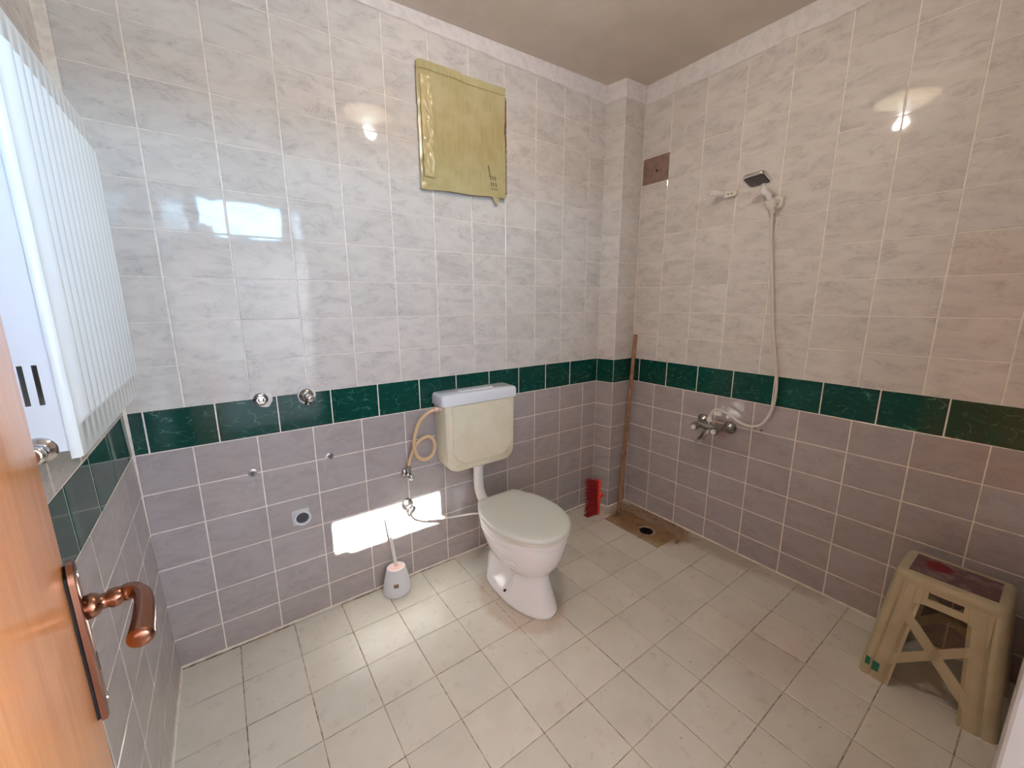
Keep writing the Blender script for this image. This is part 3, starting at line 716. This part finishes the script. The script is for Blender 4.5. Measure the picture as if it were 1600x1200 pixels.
bm = bmesh.new(); lathe(bm, (1.318, -.070, .556), (0, 0, -1), [(0, .036), (.012, .036), (.016, .030), (.030, .031), (.032, .0265)], 24)
tube(bm, [(1.318, -.070, .530), (1.318, -.070, .49), (1.318, -.070, .45), (1.319, -.075, .40), (1.322, -.10, .355), (1.325, -.14, .335), (1.327, -.19, .330), (1.327, -.215, .330)], .0265, 18)
cs.part('flush_pipe', bm, M['whiteplastic'], autos=50, label='white flush pipe')
bm = bmesh.new(); lathe(bm, (1.108, -.085, .878), (-1, 0, 0), [(0, .013), (.010, .013), (.012, .009), (.020, .009), (.021, .0115), (.034, .0115)], 16); cs.part('inlet_nut', bm, M['pink'], autos=40)

# beige hose: cistern inlet - down - loop - angle valve
hs = empty('beige_hose', (.99, -.05, .60)); tag(hs, 'beige rubber supply hose with a loop beside the cistern', 'hose')
bm = bmesh.new()
pts = [(1.074, -.085, .878), (1.045, -.082, .868), (1.005, -.075, .835), (.982, -.066, .775), (.975, -.058, .715), (.990, -.052, .655), (1.030, -.048, .625), (1.070, -.048, .640), (1.085, -.050, .690), (1.062, -.052, .735), (1.020, -.050, .735), (.985, -.046, .702), (.962, -.042, .655), (.950, -.041, .618), (.948, -.041, .592)]
tube(bm, pts, .0085, 12, 8); bmesh.ops.translate(bm, verts=bm.verts[:], vec=(-.99, .05, -.60)); obj('hose', bm, M['hose_beige'], hs, smooth=True)
bm = bmesh.new(); lathe(bm, (.948, -.041, .612), (0, 0, -1), [(0, .0098), (.022, .0105), (.024, .009)], 14); bmesh.ops.translate(bm, verts=bm.verts[:], vec=(-.99, .05, -.60)); obj('hose_end', bm, M['dchrome'], hs, autos=40)
# thin white hose
bm = bmesh.new(); pts = [(.955, -.042, .362), (.975, -.045, .335), (1.02, -.050, .312), (1.08, -.055, .300), (1.14, -.065, .285), (1.20, -.085, .285), (1.25, -.13, .300), (1.29, -.19, .315)]
tube(bm, pts, .0048, 10, 8)
tube(bm, [(1.03, -.052, .309), (1.08, -.056, .300), (1.13, -.064, .287)], lambda t: .0052 + .004 * math.sin(math.pi * t), 10, 6)
o = obj('white_hose', bm, M['whiteplastic'], smooth=True); tag(o, 'thin white bidet hose from the sunlit valve to the toilet', 'hose')

# ------------------------------------------------------------ toilet
TX = 1.337
tl = Root('toilet', (TX, -.42, 0), 'white ceramic toilet with closed greyish lid below the cistern', 'toilet')
def egg(z, yb, yf, hw, n=48, sq=2.3, cx=TX, widest=.55):
    out = []; yc = yb + (yf - yb) * widest
    for k in range(n):
        t = 2 * math.pi * k / n; c, s = math.cos(t), math.sin(t)
        q = sq if s > 0 else 2.0
        x = hw * math.copysign(abs(c) ** (2 / q), c); a = (yb - yc) if s > 0 else (yc - yf)
        out.append([cx + x, yc + a * math.copysign(abs(s) ** (2 / q), s), z])
    return out
prof = [(0, -.205, -.652, .114, 3.0), (.012, -.203, -.654, .116, 3.0), (.022, -.204, -.650, .114, 3.0), (.05, -.203, -.640, .108, 3.0), (.09, -.203, -.626, .100, 3.0), (.12, -.207, -.616, .095, 3.0), (.145, -.222, -.608, .092, 2.8),
        (.165, -.245, -.604, .092, 2.6), (.185, -.268, -.610, .104, 2.4), (.205, -.270, -.624, .124, 2.3), (.235, -.258, -.643, .145, 2.3), (.27, -.240, -.658, .160, 2.3), (.31, -.220, -.670, .170, 2.4), (.35, -.207, -.678, .176, 2.5), (.372, -.204, -.681, .177, 2.5), (.381, -.207, -.676, .173, 2.5)]
def interp(z):
    for a, b in zip(prof, prof[1:]):
        if a[0] <= z <= b[0]:
            t = (z - a[0]) / (b[0] - a[0]); return [a[i] + (b[i] - a[i]) * t for i in range(5)]
zs_ = sorted(set([p[0] for p in prof] + [.01 * k for k in range(1, 38)]))
rings = []
for z in zs_:
    _, yb, yf, hw, sq = interp(z); r = egg(z, yb, yf, hw, 64, sq, widest=.5 if z < .2 else .55)
    for p in r:                                 # hollow side recess in the pedestal, leaving the front column and the rear bulge
        if z < .235:
            wy = math.exp(-((p[1] + .385 + .25 * (z - .1)) / .078) ** 6); wz = math.exp(-((z - .125) / .085) ** 4)
            p[0] = TX + (p[0] - TX) * (1 - .50 * wy * wz)
    rings.append(r)
bm = bmesh.new(); loft(bm, rings)
bw = tl.part('bowl', bm, M['ceramic'], smooth=True)
for sgn in (-1, 1):
    bm = bmesh.new(); lathe(bm, (TX + sgn * .098, -.425, .040), (sgn, 0, .25), [(-.01, .006), (.003, .006), (.0045, .004)], 12); tl.part('floor_screw', bm, M['dark'], bw)
bm = bmesh.new(); tube(bm, [(TX - .152, -.455, .298), (TX - .160, -.485, .293), (TX - .158, -.53, .285), (TX - .143, -.575, .279)], lambda t: .0055 * (1 if .05 < t < .8 else .75) + (.003 if t > .78 else 0), 10, 5); tl.part('side_cap', bm, M['ceramic'], bw, smooth=True)
def lid_outline(ins, z, yb=-.212, yf=-.695, hw=.181, bwid=.106):
    # straight back edge with sharp corners, flaring to an egg
    pts = []; yc = -.455; hw_ = hw - ins; a = (yc - yf) - ins
    for k in range(41):
        t = math.pi * k / 40; pts.append((TX + hw_ * math.cos(t), yc - a * math.sin(t) * 1.0, z))
    n = 14
    for k in range(1, n):                        # left flank back to corner
        s = k / n; y = yc + (yb - ins - yc) * s; x = hw_ * math.cos(math.asin(min(1, s * .80))) ; xc = (bwid - ins); x = x + (xc - hw_ * .6) * s ** 2.2
        pts.append((TX - x, y, z))
    pts.append((TX - (bwid - ins), yb - ins, z)); 
    for k in range(1, 8): pts.append((TX - (bwid - ins) + 2 * (bwid - ins) * k / 8, yb - ins, z))
    pts.append((TX + (bwid - ins), yb - ins, z))
    for k in range(n - 1, 0, -1):
        s = k / n; y = yc + (yb - ins - yc) * s; x = hw_ * math.cos(math.asin(min(1, s * .80))); xc = (bwid - ins); x = x + (xc - hw_ * .6) * s ** 2.2
        pts.append((TX + x, y, z))
    return pts
bm = bmesh.new(); loft(bm, [lid_outline(i, z, hw=.179, yf=-.690) for i, z in ((.006, .383), (0, .386), (0, .397), (.004, .401))]); tl.part('seat', bm, M['seatw'], autos=40)
bm = bmesh.new()
rg = [lid_outline(i, z) for i, z in ((.004, .4025), (0, .405), (0, .413), (.003, .418), (.010, .421), (.03, .4225), (.07, .4235))]
loft(bm, rg)
for v in bm.verts:                              # shallow crease and step towards the hinge
    if v.co.z > .4165: v.co.z -= .004 * math.exp(-((v.co.y + .275) / .02) ** 2)
tl.part('lid', bm, M['lidw'], autos=50)
for sgn in (-1, 1):
    bm = bmesh.new(); lathe(bm, (TX + sgn * .075 - .018, -.214, .398), (1, 0, 0), [(0, .009), (.036, .009)], 14); lathe(bm, (TX + sgn * .075, -.214, .378), (0, 0, 1), [(0, .012), (.014, .011)], 14); tl.part('hinge', bm, M['seatw'], autos=40)

# ------------------------------------------------------------ toilet brush and holder
BX, BY = .843, -.079
h = Root('brush_holder', (BX, BY, 0), 'pale grey-white toilet brush holder with pink top, on the floor by the wall', 'brush holder')
bm = bmesh.new(); rg = []
def ell(z, a, b, n=36): return [(BX + a * math.cos(t), BY + b * math.sin(t), z) for t in [2 * math.pi * k / n for k in range(n)]]
loft(bm, [ell(*q) for q in ((0, .062, .052), (.004, .066, .056), (.02, .067, .057), (.06, .061, .052), (.10, .052, .045), (.128, .045, .040), (.134, .043, .038), (.134, .040, .035), (.128, .038, .033))])
h.part('holder_body', bm, M['brushw'], autos=50)
bm = bmesh.new(); loft(bm, [ell(*q) for q in ((.126, .0385, .0335), (.1335, .0375, .0325), (.1345, .034, .029))]); h.part('top_ring', bm, M['pink'], autos=50, label='pink insert at the opening')
bm = bmesh.new()
for k in range(7):
    pass
LB = V3((.60, -.80, 0)).normalized()           # side of the holder facing the camera
LB = V3((-.32, -.947, 0)); 
c0 = V3((BX, BY, 0)) + V3((LB.x * .0655, LB.y * .0545, 0)); uu = V3((.947, -.32, 0))
def lab(u0, u1, z0, z1, off, bm):
    q = [c0 + uu * u + V3((0, 0, z)) + LB * (off - (z - .06) * .13) for u, z in ((u0, z0), (u1, z0), (u1, z1), (u0, z1))]
    loft(bm, [[p - LB * .004 for p in q], q])
lab(-.011, .011, .058, .074, .0015, bm); lo = h.part('label', bm, mat('brown sticker', (.35, .22, .16), .5))
bm = bmesh.new()
for a, b, z0_, z1_ in ((-.010, -.007, .060, .072), (-.006, -.004, .061, .070), (-.002, -.0005, .060, .071), (.001, .003, .062, .069), (.0045, .006, .060, .071), (.007, .010, .060, .072)): lab(a, b, z0_, z1_, .0020, bm)
h.part('label_print', bm, mat('dark sticker print', (.06, .035, .03), .5), lo)
tb = Root('toilet_brush', (BX, BY, .12), 'white toilet brush handle standing in the grey-white holder', 'toilet brush')
bm = bmesh.new(); tube(bm, [(BX, BY, .125), (BX - .004, BY + .006, .20), (BX - .010, BY + .016, .28), (BX - .016, BY + .026, .35), (BX - .020, BY + .034, .405)], lambda t: .0085 - .002 * t if t < .92 else .0062 - .003 * (t - .92) / .08, 12)
tb.part('handle', bm, M['whiteplastic'], smooth=True)
bm = bmesh.new(); loft(bm, [ell(*q) for q in ((.1348, .030, .025), (.138, .028, .023), (.141, .014, .012), (.150, .009, .009))]); tb.part('splash_cap', bm, M['pink'], autos=50)
bm = bmesh.new(); lathe(bm, (BX, BY, .02), (0, 0, 1), [(0, .012), (.01, .026), (.08, .026), (.09, .012), (.112, .006)], 16); o = tb.part('bristles', bm, M['whiteplastic'])

# ------------------------------------------------------------ red broom head and wooden stick
bh = Root('floor_brush', (2.165, -.12, 0), 'red broom head with orange back standing on end by the corner', 'brush')
bm = bmesh.new()
xb, yb2 = 2.180, -.140
rg = []
for z, s in ((.002, .8), (.006, 1), (.10, 1.08), (.125, 1.15), (.15, 1.08), (.236, 1), (.241, .8)):
    rg.append([(xb + x * s, yb2 + y * s, z) for x, y in rrect(.018, .042, .006, 4)])
loft(bm, rg); bh.part('block', bm, M['orange'], autos=40)
bm = bmesh.new(); lathe(bm, (xb + .008, yb2, .118), (1, -.15, .12), [(0, .016), (.012, .0145), (.032, .013), (.036, .013), (.036, .0095), (.020, .009)], 18, cap=True); bh.part('socket', bm, M['orange'], autos=40)
bm = bmesh.new(); random.seed(3)
for k in range(420):
    z = random.uniform(.006, .236); y = yb2 + random.uniform(-.018, .018)
    t = (z - .12) / .115; L = .066 + .008 * random.random() + (.010 if z < .03 else 0)
    dz = .022 * t + random.uniform(-.006, .006) - (.012 if z < .03 else 0); dy = random.uniform(-.004, .006) + .010
    p0 = V3((xb - .008, y, z)); p2 = V3((xb - .008 - L, y + dy * 1.5, max(.002, z + dz))); p1 = p0.lerp(p2, .5) + V3((0, 0, random.uniform(-.002, .002)))
    rr0 = .0018
    rr = []
    for p, q in ((p0, 1), (p1, .95), (p2, .7)): rr.append([p + V3((0, math.cos(a) * rr0 * q, math.sin(a) * rr0 * q)) for a in (0, 2.1, 4.2)])
    loft(bm, rr)
o = bh.part('bristles', bm, M['red']); o['kind'] = 'stuff'
bm = bmesh.new(); tube(bm, [(2.303, -.222, .004), (2.36, -.198, .40), (2.418, -.172, .80), (2.4715, -.150, 1.170)], lambda t: .0135 - .001 * t + .0008 * math.sin(t * 19), 14, 10)
st = Root('broom_stick', (2.303, -.222, 0), 'long weathered wooden broom stick leaning in the far corner', 'stick')
st.part('shaft', bm, M['stick'], smooth=True)
bm = bmesh.new(); lathe(bm, (2.3032, -.2219, .0005), (2.36 - 2.303, .024, .40), [(0, .012), (.030, .0148), (.031, .0142)], 14); st.part('tip', bm, mat('dark stick tip', (.05, .025, .02), .6), label='dark stained tip')

# ------------------------------------------------------------ floor drain
fd = Root('floor_drain', (DRX, DRY, 0), 'round open floor drain in the brown stained corner', 'drain')
bm = bmesh.new(); lathe(bm, (DRX, DRY, 0), (0, 0, 1), [(-.05, DRR + .003), (-.002, DRR + .014), (.0006, DRR + .013), (.0010, DRR + .004), (-.002, DRR)], 40, cap=False); fd.part('rim', bm, grout_mat('limy drain rim', (.42, .32, .24), (.26, .18, .12)), smooth=True)
bm = bmesh.new(); lathe(bm, (DRX, DRY, 0), (0, 0, 1), [(-.10, DRR + .001), (-.0018, DRR + .0005)], 32, cap=False); v_ = [bm.verts.new((DRX + .05 * math.cos(t), DRY + .05 * math.sin(t), -.10)) for t in [2 * math.pi * k / 24 for k in range(24)]]; bm.faces.new(v_); fd.part('cup', bm, M['dark'])

# ------------------------------------------------------------ shower mixer
MY, MZ = -.715, .705
mx = Root('shower_mixer', (XR - .06, MY, MZ), 'tarnished chrome two-knob shower mixer on the right wall', 'tap')
for y, z in ((-.640, .712), (-.792, .704)):
    bm = bmesh.new(); lathe(bm, (XR + .001, y, z), (-1, 0, 0), [(0, .034), (.004, .035), (.010, .032), (.018, .022), (.024, .015), (.026, .013)], 28); mx.part('escutcheon', bm, M['dchrome'], smooth=True)
bm = bmesh.new()
for y, z in ((-.640, .712), (-.792, .704)):
    yb3 = MY + .055 * (1 if y > MY else -1)
    tube(bm, [(XR - .020, y, z), (XR - .038, y, z), (XR - .055, y * .5 + yb3 * .5, z - .002), (XR - .072, yb3, MZ - .002)], .0115, 14)
lathe(bm, (XR - .078, MY - .068, MZ), (0, 1, 0), [(0, .013), (.012, .018), (.020, .0195), (.045, .017), (.055, .0205), (.081, .0205), (.091, .017), (.116, .0195), (.124, .018), (.136, .013)], 22)
lathe(bm, (XR - .078, MY, MZ + .010), (0, 0, 1), [(0, .013), (.020, .012), (.022, .010)], 16)
mx.part('mixer_body', bm, M['dchrome'], autos=45)
for y in (MY + .056, MY - .056):
    bm = bmesh.new(); lathe(bm, (XR - .088, y, MZ), (-1, 0, -.12), [(0, .014), (.010, .013), (.012, .018), (.020, .022), (.036, .0225), (.046, .0185), (.049, .0165)], 10); k_ = mx.part('knob', bm, M['dchrome'], autos=35)
    bm = bmesh.new(); lathe(bm, (XR - .088 - .0485, y, MZ - .0058), (-1, 0, -.12), [(0, .0135), (.003, .013), (.0034, .0095), (.0015, .009), (.0015, .005), (.0035, .0045)], 20); mx.part('knob_cap', bm, M['whiteplastic'], k_, autos=40)
bm = bmesh.new()
rg = []
for x, z, wy, hz in ((XR - .078, MZ - .012, .012, .010), (XR - .085, MZ - .032, .013, .010), (XR - .100, MZ - .048, .016, .009), (XR - .125, MZ - .062, .018, .007), (XR - .148, MZ - .074, .017, .006), (XR - .158, MZ - .082, .014, .005)):
    rg.append([(x + hz * .5 * math.sin(t), MY + .012 + wy * math.cos(t), z + hz * math.sin(t)) for t in [2 * math.pi * k / 16 for k in range(16)]])
loft(bm, rg); mx.part('spout', bm, M['dchrome'], autos=50)
bm = bmesh.new(); lathe(bm, (XR - .078, MY, MZ + .030), (0, 0, 1), [(0, .0135), (.016, .013), (.018, .0095), (.030, .0085)], 14); mx.part('hose_nut', bm, M['whiteplastic'], autos=40, label='white hose nut')

# shower hose
bm = bmesh.new()
hp_ = [(XR - .078, MY, .760), (XR - .076, MY - .008, .785), (XR - .066, -.742, .806), (XR - .052, -.800, .792), (XR - .044, -.860, .757), (XR - .036, -.915, .748), (XR - .030, -.962, .775), (XR - .024, -.995, .860), (XR - .020, -1.000, .960), (XR - .020, -.985, 1.08), (XR - .022, -.955, 1.24), (XR - .028, -.930, 1.45), (XR - .034, -.905, 1.65), (XR - .036, -.893, 1.79)]
tube(bm, hp_, .0068, 12, 8)
o = obj('shower_hose', bm, M['hosew'], smooth=True); tag(o, 'long off-white shower hose hanging down from the wall holder to the mixer', 'hose')
# wall holder
sh_ = Root('shower_holder', (XR, -.893, 1.83), 'off-white plastic hand shower holder on the right wall', 'shower holder')
bm = bmesh.new(); loft(bm, [[(XR + .001 - x, -.905 + a * s, 1.832 + b * s) for a, b in rrect(.046, .062, .016, 4)] for x, s in ((0, 1), (.012, 1), (.020, .8))]); lathe(bm, (XR - .010, -.903, 1.832), (-1, .15, 0), [(0, .015), (.018, .014), (.020, .016), (.030, .016)], 16)
sh_.part('wall_plate', bm, M['seatw'], autos=40)
bm = bmesh.new(); hd = V3((-.42, .14, .82)).normalized(); hb = V3((XR - .046, -.893, 1.808))
lathe(bm, hb + hd * .004, hd, [(-.006, .0205), (.034, .0225), (.034, .0150), (.002, .0130)], 20); sh_.part('cradle', bm, M['seatw'], autos=40)
for z in (1.815, 1.850):
    bm = bmesh.new(); lathe(bm, (XR - .0155, -.913, z), (-1, 0, 0), [(0, .004), (.0015, .0035)], 10); sh_.part('screw', bm, M['dark'])
# hand shower
hsx = Root('hand_shower', tuple(hb), 'chrome hand shower with square dark-faced head, clipped in its wall holder', 'hand shower')
hc = V3((2.362, -.853, 1.928))
bm = bmesh.new(); pA = hb + hd * -.018
tube(bm, [pA, hb + hd * .02, hb + hd * .06, hc.lerp(hb, .45) + V3((.006, 0, .004)), hc + V3((.040, -.012, -.004)), hc + V3((.018, -.004, -.004))], lambda t: .0115 if t < .25 else .0115 + .002 * math.sin((t - .25) / .75 * math.pi), 16)
lathe(bm, pA, -hd, [(0, .0115), (.010, .0105), (.012, .008), (.016, .0075)], 14)
hsx.part('handle', bm, M['whiteplastic'], smooth=True, label='off-white handle')
hn = V3((-.27, -.08, -.96)).normalized(); hu_ = (V3((0, -1, 0)) - hn * V3((0, -1, 0)).dot(hn)).normalized(); hv_ = hn.cross(hu_)
bm = bmesh.new(); loft(bm, [[hc + hu_ * x * s + hv_ * y * s + hn * d for x, y in rrect(.098, .098, .018, 5)] for d, s in ((-.010, .80), (-.006, .95), (0, 1), (.008, 1), (.010, .97))]); hdm = hsx.part('shower_head', bm, M['chrome'], autos=40)
bm = bmesh.new(); loft(bm, [[hc + hu_ * x * s + hv_ * y * s + hn * d for x, y in rrect(.084, .084, .012, 5)] for d, s in ((.009, 1), (.0112, 1), (.0116, .97))]); fc = hsx.part('spray_face', bm, mat('dark grey rubber', (.035, .028, .03), .4), hdm, autos=40)
bm = bmesh.new()
for i in range(9):
    for j in range(9):
        c = hc + hu_ * (-.034 + .0085 * i) + hv_ * (-.034 + .0085 * j); lathe(bm, c + hn * .0108, hn, [(0, .0022), (.0030, .0015)], 5)
o = hsx.part('nozzles', bm, mat('pale nozzles', (.45, .38, .40), .5), hdm); o['kind'] = 'stuff'
# small white wall bracket left of the shower
wk = Root('wall_bracket', (XR, -.66, 1.925), 'small white plastic peg bracket screwed to the wall, left of the hand shower', 'bracket')
bm = bmesh.new(); loft(bm, [[(XR + .001 - x, -.672 + a * s, 1.916 + b * s) for a, b in rrect(.074, .036, .014, 5)] for x, s in ((0, 1), (.012, 1), (.017, .85))]); wk.part('plate', bm, M['seatw'], autos=40)
bm = bmesh.new(); lathe(bm, (XR - .012, -.640, 1.918), (-.80, .35, .05), [(0, .014), (.030, .0145), (.062, .0155), (.066, .014)], 18); wk.part('peg', bm, M['whiteplastic'], autos=40)
for y in (-.668, -.686):
    bm = bmesh.new(); lathe(bm, (XR - .0165, y, 1.914), (-1, 0, 0), [(0, .0035), (.0012, .003)], 10); wk.part('screw_hole', bm, M['dark'])

# ------------------------------------------------------------ plastic step stool
SX, SY, SH = 2.292, -1.702, .425
so = Root('step_stool', (SX, SY, 0), 'beige plastic step stool with burgundy ribbed top and cross-braced sides, by the right wall', 'stool')
HX0, HX1, HY0, HY1 = .180, .108, .174, .136     # half sizes at floor / top
def hx(z): return HX0 + (HX1 - HX0) * z / SH
def hy(z): return HY0 + (HY1 - HY0) * z / SH
def legsec(z, sx_, sy_):
    X, Y = hx(z), hy(z); r = .026; lw = .062; ly = .056; t = .005; out = []; inn = []
    n = 14
    def flute(s, L): 
        q = s / L; return .006 * (max(0, math.sin(q * 3 * math.pi)) ** 2) if .05 < q < .98 else 0
    path = []
    for k in range(n + 1):
        s = lw * (1 - k / n); path.append((X - flute(s, lw) * 1.0, Y - r - s, 'x'))
    path[-1] = (X, Y - r, 'x')
    for k in range(1, 6):
        a = math.radians(90 * k / 6); path.append((X - r + r * math.cos(a), Y - r + r * math.sin(a), 'c'))
    for k in range(n + 1):
        s = ly * (k / n); path.append((X - r - s, Y - flute(s, ly), 'y'))
    inner = [(X - t - .004, Y - r - lw), (X - t - .004, Y - r)] + [(X - r + (r - t - .002) * math.cos(math.radians(a)), Y - r + (r - t - .002) * math.sin(math.radians(a))) for a in (30, 60)] + [(X - r, Y - t - .004), (X - r - ly, Y - t - .004)]
    pts = [(p[0], p[1]) for p in path] + inner[::-1]
    return [(SX + sx_ * x, SY + sy_ * y, z) for x, y in pts]
for sx_ in (-1, 1):
    for sy_ in (1, -1):
        bm = bmesh.new(); loft(bm, [legsec(z, sx_, sy_) for z in (0, .006, .10, .20, .30, .39, .40)])
        lg = so.part('leg', bm, M['stool'], autos=40)
        if sx_ == -1 and sy_ == 1:
            bm = bmesh.new()
            for (ya, yb4, za_, zb4) in ((-.010, .010, .022, .052), (.018, .034, .018, .062)):
                pass
            X = hx(.05)
            y0_ = SY + hy(.05)
            for (a, b, c, d) in ((y0_ - .052, y0_ - .032, .030, .062), (y0_ - .026, y0_ - .012, .040, .068)):
                vs = []
                for yy, zz in ((a, c), (b, c), (b, d), (a, d)): vs.append((SX - hx(zz) - .0012, yy, zz))
                loft(bm, [vs, [(x + .004, y, z) for x, y, z in vs]])
            so.part('green_tape', bm, mat('green tape', (.01, .16, .09), .5), lg, label='scrap of green tape')
def facebm(side, sign, polys, t=.005, inset=.001):
    bm = bmesh.new()
    for poly in polys:
        def P(s, z, d):
            if side == 'x': return (SX + sign * (hx(z) - inset - d), SY + s, z)
            return (SX + s, SY + sign * (hy(z) - inset - d), z)
        loft(bm, [[P(s, z, 0) for s, z in poly], [P(s, z, t) for s, z in poly]])
    return bm
def brace(half_t, half_b):
    # polygons in (s, z): s across the face
    a = half_t; b = half_b
    polys = []
    # apron with a slot
    polys += [[(-a, .385), (a, .385), (a, .41), (-a, .41)], [(-a, .362), (-.042, .362), (-.042, .385), (-a, .385)], [(.042, .362), (a, .362), (a, .385), (.042, .385)]]
    # arch under the apron
    arch = [(-a, .362), (a, .362), (a, .300)] + [(a - .022 * math.sin(math.radians(90)) * 1 - 0 + 0, .300)][:0]
    top = .338
    pl = [(-a, .362), (-a, .285), (-a + .020, .290), (-a + .024, .310), (-a + .036, .330), (-a + .060, top)]
    polys.append(pl + [(-a + .060, .362)]); polys.append([(-s, z) for s, z in pl] + [(a - .060, .362)]); polys.append([(-a + .060, top), (a - .060, top), (a - .060, .362), (-a + .060, .362)])
    # rising bar and falling bar of the X
    polys.append([(-(b - .052), .078), (-(b - .050), .118), (a - .02, .275), (a - .018, .243)])
    polys.append([(-(a - .016), .312), (-(a - .020), .262), (b - .052, .050), (b - .045, .098)])
    return polys
for sign in (-1, 1):
    so.part('side_panel', facebm('x', sign, [[(s if sign < 0 else -s, z) for s, z in p] for p in [[(-s_, z_) for s_, z_ in q] for q in brace(.108, .150)]]), M['stool'])
    so.part('side_panel', facebm('y', sign, brace(.085, .150)), M['stool'])
bm = bmesh.new(); horiz(SX, SY, 2 * hx(.40) + .002, 2 * hy(.40) + .002, .030, [(.392, .000), (.405, .000), (.416, .003), (.422, .009), (.425, .018)], bm); seat = so.part('seat', bm, M['stool'], autos=40)
bm = bmesh.new()
nr = 28; wX, wY = .150, .212
for k in range(nr):
    x = SX - wX / 2 + wX * k / nr; box(bm, (x, SY - wY / 2, .4235), (x + wX / nr * .55, SY + wY / 2, .4268))
box(bm, (SX - wX / 2, SY - wY / 2, .4235), (SX + wX / 2, SY + wY / 2, .4258))
mp_ = mat('burgundy ribbed pad', (.15, .075, .08), .5); g = G(mp_); p = g.pos()
s = g.n('VectorMath', operation='DISTANCE'); g.l(p, s.inputs[0]); s.inputs[1].default_value = (SX + .02, SY + .045, .425)
d_ = g.math('ADD', s.outputs['Value'], g.math('MULTIPLY', g.noise(p, 25, 4), .03))
c = g.mix(g.ramp(g.noise(p, 18, 5, .7), .45, .65), (.17, .085, .09), (.27, .20, .19)); c = g.mix(g.math('SUBTRACT', 1, g.ramp(d_, .045, .06)), c, (.20, .015, .018)); g.l(c, g.b.inputs['Base Color'])
so.part('seat_pad', bm, mp_, seat, label='burgundy ribbed pad with a dark red stain')
